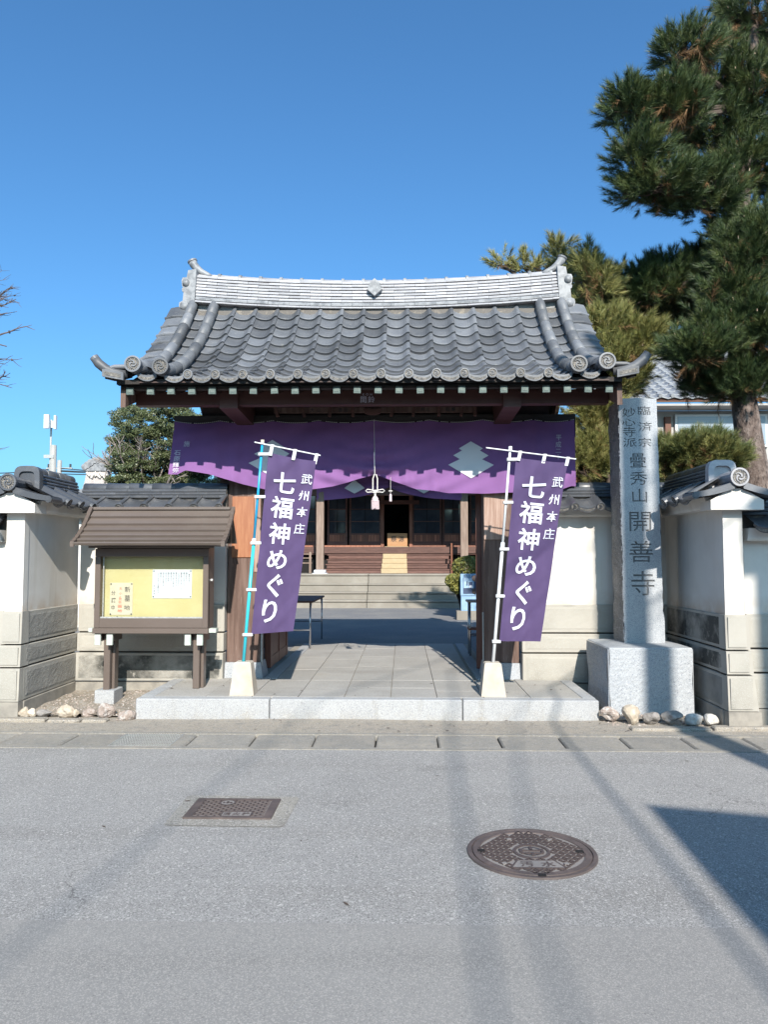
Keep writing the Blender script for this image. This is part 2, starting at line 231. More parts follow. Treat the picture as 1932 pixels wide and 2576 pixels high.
class MB:
    def __init__(s): s.v = []; s.f = []; s.mi = []
    def add(s, vs, fs, mi=0):
        o = len(s.v); s.v += [tuple(p) for p in vs]; s.f += [tuple(i+o for i in f) for f in fs]; s.mi += [mi]*len(fs); return s
    def box(s, x0, x1, y0, y1, z0, z1, mi=0, b=0.0):
        if b <= 0:
            vs = [(x0,y0,z0),(x1,y0,z0),(x1,y1,z0),(x0,y1,z0),(x0,y0,z1),(x1,y0,z1),(x1,y1,z1),(x0,y1,z1)]
            return s.add(vs, [(0,3,2,1),(4,5,6,7),(0,1,5,4),(1,2,6,5),(2,3,7,6),(3,0,4,7)], mi)
        return s.hull_bevel(x0,x1,y0,y1,z0,z1,b,mi)
    def hull_bevel(s, x0,x1,y0,y1,z0,z1,b,mi):
        vs = []
        for zz, ins in ((z0,b),(z0+b,0),(z1-b,0),(z1,b)):
            a0,a1,c0,c1 = x0+ins,x1-ins,y0+ins,y1-ins
            k = b if ins == 0 else b*.4
            vs += [(a0+k,c0,zz),(a1-k,c0,zz),(a1,c0+k,zz),(a1,c1-k,zz),(a1-k,c1,zz),(a0+k,c1,zz),(a0,c1-k,zz),(a0,c0+k,zz)]
        fs = [tuple(range(7,-1,-1)), tuple(range(24,32))]
        for r in range(3):
            for i in range(8): fs.append((r*8+i, r*8+(i+1)%8, (r+1)*8+(i+1)%8, (r+1)*8+i))
        return s.add(vs, fs, mi)
    def tube(s, pts, rad, n=8, mi=0, cap=True):
        pts = [Vector(p) for p in pts]
        if not hasattr(rad, '__len__'): rad = [rad]*len(pts)
        o = len(s.v); up = None; rings = []
        for i, p in enumerate(pts):
            d = (pts[min(i+1,len(pts)-1)]-pts[max(i-1,0)]).normalized()
            if up is None: up = Vector((0,0,1)) if abs(d.z) < .9 else Vector((1,0,0))
            a = d.cross(up).normalized(); up = a.cross(d).normalized()
            rings.append([p+(a*math.cos(2*math.pi*k/n)+up*math.sin(2*math.pi*k/n))*rad[i] for k in range(n)])
        vs = [q for r_ in rings for q in r_]; fs = []
        for i in range(len(pts)-1):
            for k in range(n): fs.append((i*n+k, i*n+(k+1)%n, (i+1)*n+(k+1)%n, (i+1)*n+k))
        if cap: fs += [tuple(range(n-1,-1,-1)), tuple(range((len(pts)-1)*n, len(pts)*n))]
        return s.add(vs, fs, mi)
    def prism(s, poly, axis, a, b, mi=0):
        # poly: list of 2-D points; axis 'x','y' or 'z' is the extrusion direction
        def P(p, t): return {'x': (t,p[0],p[1]), 'y': (p[0],t,p[1]), 'z': (p[0],p[1],t)}[axis]
        n = len(poly); vs = [P(p,a) for p in poly]+[P(p,b) for p in poly]
        fs = [tuple(range(n)), tuple(range(2*n-1,n-1,-1))]+[(i,(i+1)%n+0,(i+1)%n+n,i+n) for i in range(n)]
        return s.add(vs, fs, mi)
    def grid(s, fn, nu, nv, mi=0):
        vs = [fn(i/nu, j/nv) for j in range(nv+1) for i in range(nu+1)]
        fs = [(j*(nu+1)+i, j*(nu+1)+i+1, (j+1)*(nu+1)+i+1, (j+1)*(nu+1)+i) for j in range(nv) for i in range(nu)]
        return s.add(vs, fs, mi)
    def xf(s, mtx):
        s.v = [tuple(mtx @ Vector(p)) for p in s.v]; return s
    def merge(s, o2):
        o = len(s.v); s.v += o2.v; s.f += [tuple(i+o for i in f) for f in o2.f]; s.mi += o2.mi; return s
    def mesh(s, name, mats, off=Vector((0,0,0)), smooth=False, recalc=True):
        me = bpy.data.meshes.new(name)
        me.from_pydata([(p[0]-off[0], p[1]-off[1], p[2]-off[2]) for p in s.v], [], s.f)
        if not isinstance(mats, (list, tuple)): mats = [mats]
        for m_ in mats: me.materials.append(m_)
        if len(mats) > 1: me.polygons.foreach_set('material_index', s.mi)
        if recalc:
            bm = bmesh.new(); bm.from_mesh(me); bmesh.ops.recalc_face_normals(bm, faces=bm.faces); bm.to_mesh(me); bm.free()
        if smooth: me.shade_smooth() if hasattr(me,'shade_smooth') else me.polygons.foreach_set('use_smooth',[True]*len(me.polygons))
        me.update(); return me
    def build(s, name, mats, parent=None, smooth=False, origin=None, recalc=True):
        # vertices are in world coordinates
        if origin is None:
            if parent is not None: origin = wl(parent)
            else:
                a = np.array(s.v); origin = Vector(((a[:,0].min()+a[:,0].max())/2, (a[:,1].min()+a[:,1].max())/2, a[:,2].min()))
        origin = Vector(origin)
        me = s.mesh(name, mats, origin, smooth, recalc)
        o = bpy.data.objects.new(name, me); COL.objects.link(o); o.parent = parent; o.location = origin-wl(parent); WL[o.name] = origin
        return o
def inst(name, me, parent, mtx=None, loc=None):
    o = bpy.data.objects.new(name, me); COL.objects.link(o); o.parent = parent
    if mtx is None: mtx = Matrix.Translation(loc)
    o.matrix_basis = Matrix.Translation(-wl(parent)) @ mtx
    WL[o.name] = mtx.translation.copy(); return o
def Bx(name, m, parent, x0,x1,y0,y1,z0,z1, b=0.0, org=True):
    return MB().box(min(x0,x1),max(x0,x1),min(y0,y1),max(y0,y1),min(z0,z1),max(z0,z1),0,b).build(name, m, parent, origin=((x0+x1)/2,(y0+y1)/2,min(z0,z1)) if org else None)
def jit(a): return random.uniform(-a, a)

_glyph = {}
def glyph(ch, off=0.0):
    k = (ch, off)
    if k not in _glyph:
        c = bpy.data.curves.new('t', 'FONT'); c.body = ch; c.size = 1; c.offset = off; c.align_x = 'CENTER'; c.align_y = 'CENTER'; c.resolution_u = 3
        o = bpy.data.objects.new('t', c); COL.objects.link(o)
        dg = bpy.context.evaluated_depsgraph_get(); me = bpy.data.meshes.new_from_object(o.evaluated_get(dg))
        vs = [(v.co.x, v.co.y-.08) for v in me.vertices]; fs = [tuple(p.vertices) for p in me.polygons]
        bpy.data.meshes.remove(me); bpy.data.objects.remove(o); bpy.data.curves.remove(c); _glyph[k] = (vs, fs)
    return _glyph[k]
def glyph_splines(ch):
    c = bpy.data.curves.new('t', 'FONT'); c.body = ch; c.size = 1; c.align_x = 'CENTER'; c.align_y = 'CENTER'
    o = bpy.data.objects.new('t', c); COL.objects.link(o)
    dg = bpy.context.evaluated_depsgraph_get(); ev = o.evaluated_get(dg); cu = ev.to_curve(dg)
    out = [[(tuple(b.co), tuple(b.handle_left), tuple(b.handle_right)) for b in sp.bezier_points] for sp in cu.splines]
    ev.to_curve_clear(); bpy.data.objects.remove(o); bpy.data.curves.remove(c); return out
def write(mb, chars, fn, off=0.0):
    # chars: list of (char, cx, cy, size_x, size_y); fn maps local 2-D to world
    for ch, cx, cy, sx, sy in chars:
        vs, fs = glyph(ch, off); mb.add([fn(cx+x*sx, cy+y*sy) for x, y in vs], fs)
    return mb

# ============================================================ SETTING
def sheet(name, m, x0,x1,y0,y1,z, nx=1, ny=1, fn=None, kind='structure'):
    mb = MB().grid(lambda a,b: (x0+(x1-x0)*a, y0+(y1-y0)*b, z+(fn(x0+(x1-x0)*a, y0+(y1-y0)*b) if fn else 0)), nx, ny)
    o = mb.build(name, m); return tag(o, kind=kind)
sheet('ground', M['court'], -400,400,-300,600,-.12)
sheet('road', M['asphalt'], -40,40,3.0,6.08,0, 1,1)
sheet('road_near_lane', M['asphalt_new'], -40,40,-40,3.226,.004, 1,1)
def apz(x,y): return .006*math.sin(x*2.1)*math.sin(y*5)
sheet('pavement_apron', M['apron'], -40,40,6.64,7.34,-.004, 200,8, apz)
def bedz(x,y): return .02+.03*min(1,max(0,(y-7.3)/.8))+.012*math.sin(x*9+y*4)*math.sin(y*11+x*3)
sheet('planting_bed', M['earth'], -3.66,-2.52,7.26,8.55,.0, 30,30, bedz)
sheet('planting_bed', M['earth'], 1.82,2.9,7.2,8.55,-.01, 30,30, bedz)
sheet('courtyard', M['court'], -7,7,8.4,21.0,.155, 8,8)
# asphalt patch round the hydrant cover
MB().add([(-1.355,4.38,.004),(-1.33,4.355,.004),(-.70,4.345,.004),(-.675,4.365,.004),(-.655,4.86,.004),(-.68,4.885,.004),(-1.33,4.90,.004),(-1.365,4.88,.004)], [tuple(range(8))]).build('concrete_surround', M['surround'])
tag(bpy.data.objects['concrete_surround'], kind='structure')
# gutter: kerb strips and cover blocks
g = MB().box(-40,40,6.08,6.145,-.05,.006).box(-40,40,6.60,6.655,-.05,.004); gut = tag(g.build('gutter', M['gutter']), kind='structure')
ch = tag(Bx('gutter_channel', M['dark_room'], None, -40,40,6.15,6.6,-.09,-.07), kind='structure')
gm = [MB().box(0,.497,0,.435,-.06,0,0,.012).mesh('cover_block', M['gutter']) for _ in range(1)]
x = -8.9
for i in range(36):
    if not (abs(x+2.37) < .03):
        o = inst('cover_block', gm[0], gut, Matrix.Translation((x+.006, 6.158+jit(.004), -.002+jit(.003))) @ Matrix.Rotation(jit(.006),4,'Z') @ Matrix.Rotation(jit(.006),4,'X'))
    x += .51
    if i == 11: x = -8.9+.51*12
# low edging stones on the apron
for i,(x0,x1,y0,dz) in enumerate([(-4.3,-3.3,7.02,.03),(-3.28,-2.98,7.03,.022),(-2.97,-2.74,7.05,.02),(2.0,2.7,6.83,.018),(2.72,3.35,6.82,.03),(3.37,4.4,6.82,.03)]):
    o = MB().box(x0,x1,y0,y0+.11,-.02,dz,0,.012).xf(Matrix.Translation((jit(.0),jit(.01),0))).build('edging_stone', M['apron'], gut)

# ------------------------------------------------------------ stone platform
plat = tag(bpy.data.objects.new('platform', None), kind='structure'); COL.objects.link(plat); plat.location = (-.35,7.9,0); WL[plat.name] = Vector((-.35,7.9,0))
MB().box(-2.50,1.79,7.3,8.52,-.05,.168).box(-1.66,1.02,8.50,12.02,-.05,.168).build('platform_bed', M['joint'], plat)
kx = [-2.535,-1.262,.552,1.822]
for a,b in zip(kx[:-1],kx[1:]):
    Bx('kerb_stone', M['kerbstone'], plat, a+.004,b-.004,7.235,7.375,-.03,.180, .008)
for (x0,x1) in ((-2.535,-2.41),(1.70,1.822)):
    for (y0,y1) in ((7.379,7.95),(7.954,8.50)): Bx('kerb_stone', M['kerbstone'], plat, x0,x1,y0,y1,-.03,.1795,.006)
js = [-2.406]+[-1.9+.444*k for k in range(9)]; js[-1] = 1.695
for a,b in zip(js[:-1],js[1:]):
    inner = a > -1.55 and b < 1.25
    ys = [7.379, 8.36+jit(.02), 8.50] if not inner else [7.379, 7.80+jit(.12), 8.36+jit(.03), 9.28+jit(.2), 10.2+jit(.2), 11.1+jit(.2), 12.0]
    for y0,y1 in zip(ys[:-1],ys[1:]):
        x0,x1 = a+.003,b-.003
        if inner and y0 > 8.3: x0,x1 = max(x0,-1.40),min(x1,.80)
        if x1-x0 < .05: continue
        Bx('paving_slab', M['paving'], plat, x0,x1,y0+.002,y1-.002,.12,.180+jit(.0015),.003)
for (x0,x1) in ((-1.55,-1.405),(.805,.93)):
    for k in range(4): Bx('border_stone', M['kerbstone'], plat, x0,x1,8.51+k*.875,8.505+(k+1)*.875-.004,.12,.181,.003)

# ============================================================ roof tile shapes
PITCH = .2705
def wave(s):
    pts = [(0,.008),(.06,-.004),(.16,-.019),(.28,-.029),(.40,-.034),(.52,-.035),(.64,-.030),(.74,-.018),(.82,.000),(.89,.017),(.95,.025),(1.0,.027),(1.045,.017)]
    for (a,za),(b,zb) in zip(pts[:-1],pts[1:]):
        if s <= b: return za+(zb-za)*(s-a)/(b-a)
    return pts[-1][1]
SS = [0,.06,.16,.28,.40,.52,.64,.74,.82,.89,.95,1.0,1.045]
def tile_mb(L, W=PITCH, th=.025, mi=0, depth=1.0):
    mb = MB(); n = len(SS)
    vs = []
    for s in SS: vs.append((s*W, 0, wave(s)*depth+th-.015))   # lower front bottom edge
    for s in SS: vs.append((s*W, -.004, wave(s)*depth+th))
    for s in SS: vs.append((s*W, .006, wave(s)*depth+th+.005))
    for s in SS: vs.append((s*W, L, wave(s)*depth+.002))
    # front lip goes down the tile thickness
    for s in SS: vs.append((s*W, .002, wave(s)*depth-.004))
    fs = []
    for a,b in ((4,0),(0,1),(1,2),(2,3)):
        for i in range(n-1): fs.append((a*n+i, a*n+i+1, b*n+i+1, b*n+i))
    for a,b in ((1,2),(2,3)): pass
    fs.append((1*n+n-1, 4*n+n-1, 3*n+n-1, 2*n+n-1))
    return mb.add(vs, fs, mi)
def tomoe(mb, r, y, mi=0, h=.004, beads=0, mi2=1, sgn=1):
    # rim, recessed field and a three-comma whorl, facing -y, centred at the origin
    n = 24 if r > .08 else 16
    def ring(r0,r1,ya,yb,m_):
        vs = [(r0*math.cos(t),ya,r0*math.sin(t)) for t in np.linspace(0,2*math.pi,n,endpoint=False)]+[(r1*math.cos(t),yb,r1*math.sin(t)) for t in np.linspace(0,2*math.pi,n,endpoint=False)]
        mb.add(vs, [(i,(i+1)%n,(i+1)%n+n,i+n) for i in range(n)], m_)
    ring(r, r, y+.03, y, mi); ring(r, r*.80, y, y-.001, mi); ring(r*.80, r*.78, y-.001, y+h*1.6, mi)
    mb.add([(r*.78*math.cos(t),y+h*1.6,r*.78*math.sin(t)) for t in np.linspace(0,2*math.pi,n,endpoint=False)], [tuple(range(n))], mi2)
    for k in range(3):
        a0 = 2*math.pi*k/3; pts = []; K = 6; ins = []
        for j in range(K+1):
            t = j/K; a = a0+sgn*t*2.6; rr = r*(.13+.43*t); wd = r*(.125*(1-t)+.02)
            pts.append((a,rr+wd)); ins.append((a,rr-wd))
        poly = [(rr*math.cos(a), rr*math.sin(a)) for a,rr in pts]; poly2 = [(rr*math.cos(a), rr*math.sin(a)) for a,rr in ins]
        for j in range(K):
            q = [poly[j],poly[j+1],poly2[j+1],poly2[j]]
            vs = [(p[0],y-.001,p[1]) for p in q]+[(p[0],y+h*1.6,p[1]) for p in q]
            mb.add(vs, [(0,1,2,3),(0,1,5,4),(3,2,6,7)], mi)
    for k in range(beads):
        a = 2*math.pi*k/beads; cx,cz = r*.68*math.cos(a), r*.68*math.sin(a); q = r*.045
        mb.add([(cx-q,y+.001,cz-q),(cx+q,y+.001,cz-q),(cx+q,y+.001,cz+q),(cx-q,y+.001,cz+q),(cx,y-.004,cz)], [(0,1,4),(1,2,4),(2,3,4),(3,0,4)], mi)
    return mb
def pendant_mb(W, h=.052, dk=1.0):
    # the curved apron below an eave tile, with a sunken patterned field
    mb = MB(); n = 10; top=[];bot=[]
    for i in range(n+1):
        s = .10+.70*i/n; z = wave(s)*dk
        top.append((s*W, z+.004)); bot.append((s*W, z-h*(.72+.28*math.sin(math.pi*i/n))))
    vs = [(x_,-.006,z_) for x_,z_ in top]+[(x_,-.006,z_) for x_,z_ in bot]+[(x_,.016,z_) for x_,z_ in bot]+[(x_,.016,z_) for x_,z_ in top]
    fs = [(k*(n+1)+i,k*(n+1)+i+1,(k+1)*(n+1)+i+1,(k+1)*(n+1)+i) for k in range(3) for i in range(n)]
    fs += [(0,n+1,2*(n+1),3*(n+1)),(n,2*n+1,3*n+2,4*n+3)]
    mb.add(vs, fs, 0)
    # sunken field shown as a proud frame plus rough inner strip with small scrolls
    inner = MB()
    for i in range(1,n):
        x0,x1 = top[i][0], top[i+1][0] if i < n-1 else top[i][0]
        if i >= n-1: break
        a = [(x0,top[i][1]*.72+bot[i][1]*.28-.002),(x1,top[i+1][1]*.72+bot[i+1][1]*.28-.002),(x1,top[i+1][1]*.25+bot[i+1][1]*.75),(x0,top[i][1]*.25+bot[i][1]*.75)]
        inner.add([(p[0],-.0075,p[1]) for p in a], [(0,1,2,3)], 1)
    for i in range(2,n-1):
        cx=(top[i][0]+top[i][0])/2; cz=(top[i][1]+bot[i][1])/2-.001; q=.0055
        inner.add([(cx-q,-.008,cz),(cx,-.008,cz-q),(cx+q,-.008,cz+.003),(cx,-.008,cz+q),(cx,-.013,cz)], [(0,1,4),(1,2,4),(2,3,4),(3,0,4)], 0)
    mb.merge(inner); return mb
TR = [M['tile'], M['tile_recess']]
TRD = [M['tile_dark'], M['tile_recess']]
def strip(L): return None

# ============================================================ TEMPLE GATE
GX = -.338
gate = thing('temple_gate', (GX,8.6,.18), 'wooden temple gate with curved grey tiled roof above the stone platform', 'gate')
Y0, Y1 = 7.34, 9.47
def rz(y):
    t = y-Y0; return 3.285+.178*t+.240*t*t
roof = MB()
def rfn(a,b):
    y_ = Y0+.02+(Y1-Y0-.02)*(1-abs(2*b-1)); yy = Y0+.02+(2*(Y1-Y0)-.04)*b
    return (-2.86+5.03*a, yy, rz(y_)-.075)
def rfn2(a,b):
    p = rfn(a,b); return (p[0],p[1],p[2]-.03)
roof.grid(rfn, 8, 24); roof.grid(rfn2, 8, 24)
roofo = roof.build('roof', M['wood_eave'], gate)
# rows by arc length
NR = 11
ys = np.linspace(Y0,Y1-.12,400); zs = np.array([rz(q) for q in ys]); arc = np.concatenate([[0],np.cumsum(np.hypot(np.diff(ys),np.diff(zs)))])
rowy = [float(np.interp(arc[-1]*k/NR, arc, ys)) for k in range(NR+1)]
EXP = arc[-1]/NR
tmesh = [tile_mb(EXP+.035).mesh('roof_tile', TR) for _ in range(1)][0]
emb = tile_mb(EXP+.035); emb.merge(pendant_mb(PITCH).xf(Matrix.Translation((0,-.004,.018))))
dk = tomoe(MB(), .048, -.03, 0, .004, 0, 1, 1).xf(Matrix.Translation((PITCH*.955,0,.010))); emb.merge(dk)
emesh = emb.mesh('eave_tile', TR)
emb2 = tile_mb(EXP+.035); emb2.merge(pendant_mb(PITCH).xf(Matrix.Translation((0,-.004,.018)))); emesh2 = emb2.mesh('eave_tile', TR)
H0 = -2.637
ups = lambda x_: .035*max(0,(abs(x_-GX)-1.75)/.55)**2
for c in range(17):
    for r_ in range(NR):
        ya, yb = rowy[r_], rowy[r_+1]; a = math.atan2(rz(yb)-rz(ya), yb-ya)
        x_ = H0+PITCH*c
        lift = ups(x_+PITCH/2)*max(0,1-r_/4)
        mtx = Matrix.Translation((x_+jit(.0015), ya+jit(.0025), rz(ya)+lift+jit(.0015))) @ Matrix.Rotation(jit(.007),4,'Z') @ Matrix.Rotation(a-.028+jit(.004),4,'X') @ Matrix.Rotation(jit(.008),4,'Y')
        if r_ == 0: inst('eave_tile', emesh if 1 <= c <= 14 else emesh2, roofo, Matrix.Translation((x_,ya,rz(ya)+lift)) @ Matrix.Rotation(jit(.006),4,'Y'))
        else: inst('roof_tile', tmesh, roofo, mtx)
# rear slope as one joined part, same tiles
rear = MB()
for c in range(17):
    for r_ in range(NR):
        ya,yb = rowy[r_],rowy[r_+1]; a = math.atan2(rz(yb)-rz(ya), yb-ya)
        mtx = Matrix.Translation((H0+PITCH*(c+1), 2*Y1-ya, rz(ya))) @ Matrix.Rotation(math.pi,4,'Z') @ Matrix.Rotation(a-.028,4,'X')
        rear.merge(MB().merge(tile_mb(EXP+.035)).xf(mtx))
tag(rear.build('rear_slope_tiles', TR, roofo), kind='stuff')
# rolls
def roll_seg(L, r0=.066, r1=.061):
    mb = MB(); n=12
    def ring(y_, r_): return [(r_*math.cos(t), y_, r_*math.sin(t)+.0) for t in np.linspace(0,math.pi*2,n,endpoint=False)]
    vs = ring(0,r0-.006)+ring(.0,r0)+ring(L*.9,r1+.001)+ring(L,r1)
    fs = [(k*n+i,k*n+(i+1)%n,(k+1)*n+(i+1)%n,(k+1)*n+i) for k in range(3) for i in range(n)]+[tuple(range(n))]
    return mb.add(vs,fs)
NS = 9
sy = [float(np.interp(arc[-1]*(k/NS), arc, ys)) for k in range(NS+1)]
segm = roll_seg(arc[-1]/NS+.03).mesh('roll_tile', TR, smooth=True)
for ri, hx in enumerate((H0, H0+PITCH, H0+16*PITCH, H0+17*PITCH)):
    for k in range(NS):
        ya,yb = sy[k],sy[k+1]; a = math.atan2(rz(yb)-rz(ya), yb-ya)
        lf = ups(hx)*max(0,1-k/3)
        inst('roll_tile', segm, roofo, Matrix.Translation((hx+jit(.002), ya-.02, rz(ya)+.055+lf)) @ Matrix.Rotation(a+jit(.01),4,'X') @ Matrix.Rotation(jit(.006),4,'Z'))
    d = tomoe(MB(), .082, -.05, 0, .006, 18, 1, 1); d.tube([(0,-.03,0),(0,.05,0)], .075, 16)
    o = inst('roof_disk', d.mesh('roof_disk', TR), roofo, Matrix.Translation((hx, Y0-.03, rz(Y0)+.072+ups(hx))) @ Matrix.Rotation(-.04,4,'X'))
# dome boss over the outer rolls
for hx,sg in ((H0,-1),(H0+17*PITCH,1)):
    mb = MB(); n=12
    for j in range(7):
        pass
    def dome(a,b):
        th=a*math.pi*2; ph=b*math.pi/2
        return (hx+sg*.0+.090*math.cos(th)*math.cos(ph), 7.56+.13*math.sin(th)*math.cos(ph), rz(7.56)+.085+.085*math.sin(ph))
    mb.grid(dome, 16, 6); mb.build('roll_boss', M['tile'], roofo, smooth=True)
# gable edge tiles
for sg in (-1,1):
    hx = H0 if sg < 0 else H0+17*PITCH
    for k in range(NR):
        ya,yb = rowy[k],rowy[k+1]; a = math.atan2(rz(yb)-rz(ya), yb-ya); Lg=EXP+.035
        mb = MB()
        # sloping pan with a rolled outer lip that hangs down
        prof = [(.05,.035),(.13,.040),(.21,.030),(.285,.014),(.305,-.010),(.302,-.095),(.280,-.095),(.278,-.02)]
        n=len(prof); vs=[]
        for yy,dz in ((0,.018),(Lg,.0)):
            vs += [(sg*p[0], yy, p[1]+dz) for p in prof]
        fs=[(i,i+1,n+i+1,n+i) for i in range(n-1)]
        vs += [(sg*p[0],0.0,p[1]-.006) for p in prof[:5]]
        fs += [(i,i+1,2*n+i+1,2*n+i) for i in range(4)]
        mb.add(vs,fs)
        mb.tube([(sg*.05,.0,.042),(sg*.20,.0,.040),(sg*.30,.0,.008)], .022, 8)
        lf = ups(hx+sg*.15)*max(0,1-k/4)
        inst('gable_tile', mb.mesh('gable_tile', TR), roofo, Matrix.Translation((hx,ya+jit(.003),rz(ya)+lf)) @ Matrix.Rotation(a-.02+jit(.01),4,'X') @ Matrix.Rotation(jit(.01),4,'Y'))
    # front corner: pendant piece and upturned horn
    mb = MB(); ez = rz(Y0)+.03
    pts = [(hx+sg*.08,Y0+.03,ez),(hx+sg*.20,Y0+.01,ez+.012),(hx+sg*.29,Y0,ez+.045),(hx+sg*.36,Y0-.01,ez+.10),(hx+sg*.40,Y0-.015,ez+.155)]
    mb.tube(pts, [.040,.044,.048,.047,.042], 12)
    mb.build('corner_horn', TR, roofo, smooth=True)
    d = tomoe(MB(), .043, -.004, 0, .004, 0, 1, sg); e=(Vector(pts[-1])-Vector(pts[-2])).normalized()
    inst('horn_disk', d.mesh('horn_disk', TR), roofo, Matrix.Translation(Vector(pts[-1])+e*.006) @ e.to_track_quat('-Y','Z').to_matrix().to_4x4())
    pl = MB(); xa,xb = hx+sg*.10, hx+sg*.31
    pl.prism([(xa,ez-.075),(xb,ez-.035),(xb,ez+.045),(xa,ez+.0)],'y',Y0-.045,Y0-.015); o = pl.build('corner_panel', M['tile'], roofo)
    pl = MB().prism([(hx+sg*.125,ez-.052),(hx+sg*.29,ez-.022),(hx+sg*.29,ez+.015),(hx+sg*.125,ez-.017)],'y',Y0-.048,Y0-.044); pl.build('corner_relief', M['tile_recess'], roofo)

# ---- ridge
RXL, RXR = -2.60, 1.93
def rsag(x_): return .105*((x_-GX)/2.26)**2
zb0 = 4.590
RTL = [M['tile_pale']]
courses = [(.030,.190,1),(.050,.172,0),(.039,.158,1),(.038,.150,1),(.038,.142,1),(.038,.134,1),(.038,.127,1),(.038,.120,1),(.038,.114,1)]
MB().grid(lambda a,b: (RXL+(RXR-RXL)*a, Y1-.10 if b<.5 else Y1+.10, zb0-.06+rsag(RXL+(RXR-RXL)*a)),16,1).build('ridge_bed', M['mortar'], roofo)
core=MB()
for i in range(16):
    xa=RXL+.02+(RXR-RXL-.04)*i/16; xb=RXL+.02+(RXR-RXL-.04)*(i+1)/16
    core.add([(xa,Y1-.10,zb0-.08+rsag(xa)),(xb,Y1-.10,zb0-.08+rsag(xb)),(xb,Y1-.09,zb0+.33+rsag(xb)),(xa,Y1-.09,zb0+.33+rsag(xa)),
              (xa,Y1+.10,zb0-.08+rsag(xa)),(xb,Y1+.10,zb0-.08+rsag(xb)),(xb,Y1+.09,zb0+.33+rsag(xb)),(xa,Y1+.09,zb0+.33+rsag(xa))],[(0,1,2,3),(4,5,6,7),(3,2,6,7)])
core.build('ridge_core', M['tile_relief'], roofo)
z = zb0; cm = {}
for ci,(h,hw,kk) in enumerate(courses):
    L = .262; offx = (ci%2)*.131
    key = (h,hw)
    n = int((RXR-RXL)/L)+2
    for i in range(n):
        xa = max(RXL, RXL-offx+i*L); xb = min(RXR, RXL-offx+(i+1)*L)
        if xb-xa < .02: continue
        w_ = round(xb-xa,3)
        if (ci,w_) not in cm:
            mb = MB(); mb.prism([(-hw-.007,.003),(-hw-.009,h*.45),(-hw+.006,h-.004),(hw-.006,h-.004),(hw+.009,h*.45),(hw+.007,.003)],'x',.0012,w_-.0012)
            cm[(ci,w_)] = mb.mesh('ridge_tile', M['tile_pale'] if ci != 1 else M['tile_onipale'])
        zz = z+rsag(xa); sl = math.atan2(rsag(xb)-rsag(xa), xb-xa)
        dark = random.random() < .05
        o = inst('ridge_tile', cm[(ci,w_)], roofo, Matrix.Translation((xa, Y1+jit(.0035), zz+jit(.0012))) @ Matrix.Rotation(-sl,4,'Y'))
    z += h+.0035
ztop = z
cap = roll_seg(.262,.060,.055)
capm = MB().merge(roll_seg(.262,.066,.060)).xf(Matrix.Rotation(-math.pi/2,4,'Z')).mesh('ridge_cap', M['tile_pale'], smooth=True)
colm = MB().tube([(0,0,0),(.035,0,0)],.076,12).mesh('ridge_collar', M['tile_onipale'])
i=0; xa=RXL
while xa < RXR-.05:
    sl = math.atan2(rsag(xa+.262)-rsag(xa), .262)
    if xa+.262 < RXR+.12: inst('ridge_cap', capm, roofo, Matrix.Translation((xa,Y1,ztop-.012+rsag(xa))) @ Matrix.Rotation(-sl,4,'Y'))
    if i: inst('ridge_collar', colm, roofo, Matrix.Translation((xa-.012,Y1,ztop-.008+rsag(xa))) @ Matrix.Rotation(-sl,4,'Y'))
    xa += .262; i += 1
# under-ridge mortar strip at the tile tops
MB().box(-2.56,1.89,Y1-.165,Y1+.165,zb0-.22,zb0-.002).build('ridge_mortar', M['mortar_grey'], roofo)
# emblem on the ridge
em = MB(); cx=-.352
P = [(0,4.745),(.095,4.835),(.078,4.850),(.088,4.868),(.062,4.888),(.068,4.905),(0,4.968)]
poly = [(cx+a,b) for a,b in P]+[(cx-a,b) for a,b in reversed(P[1:-1])]
em.prism(poly,'y',Y1-.215,Y1-.12); em.build('ridge_emblem', M['tile_onipale'], roofo)
# end ornaments
def onip(px,py):
    u=280+px/5.925; v=640+py/5.925; p=at(u,v,9.3); return (p.x,p.z)
oni=[onip(*q) for q in [(1262,215),(1140,235),(1120,340),(1060,345),(1042,385),(1050,470),(1062,495),(1045,510),(1052,548),(1072,556),(1058,690),(1012,712),(1002,760),(1020,815),(1060,838),(1175,835),(1215,760),(1235,680),(1255,400)]]
tb=[onip(*q) for q in [(1465,285),(1390,245),(1300,205),(1230,150),(1180,90),(1163,50)]]
for sg in (-1,1):
    mir = (lambda q: q) if sg<0 else (lambda q: (2*GX-q[0],q[1]))
    pp=[mir(q) for q in oni]
    mb=MB().prism(pp,'y',Y1-.17,Y1+.17); mb.build('end_ornament', M['tile_onipale'], roofo)
    mb=MB(); px_=[mir(q) for q in tb]
    mb.tube([(q[0],Y1-.03,q[1]) for q in px_],[.026,.034,.042,.048,.052,.055],12); mb.build('ridge_horn', M['tile_onipale'], roofo, smooth=True)
    e=px_[-1]; d=(Vector((e[0],0,e[1]))-Vector((px_[-2][0],0,px_[-2][1]))).normalized()
    c0=Vector((e[0],Y1-.03,e[1])); MB().tube([c0,c0+d*.02],[.062,.062],14).build('horn_rim', M['tile'], roofo)
    # curled scroll at the foot of the ornament
    a=mir(onip(1085,770)); MB().tube([(a[0],Y1-.20,a[1]),(a[0],Y1+.20,a[1])],.052,12).build('ornament_scroll', M['tile_onipale'], roofo, smooth=True)
    a=mir(onip(1110,420)); MB().tube([(a[0],Y1-.19,a[1]),(a[0],Y1+.19,a[1])],.045,12).build('ornament_scroll', M['tile_onipale'], roofo, smooth=True)

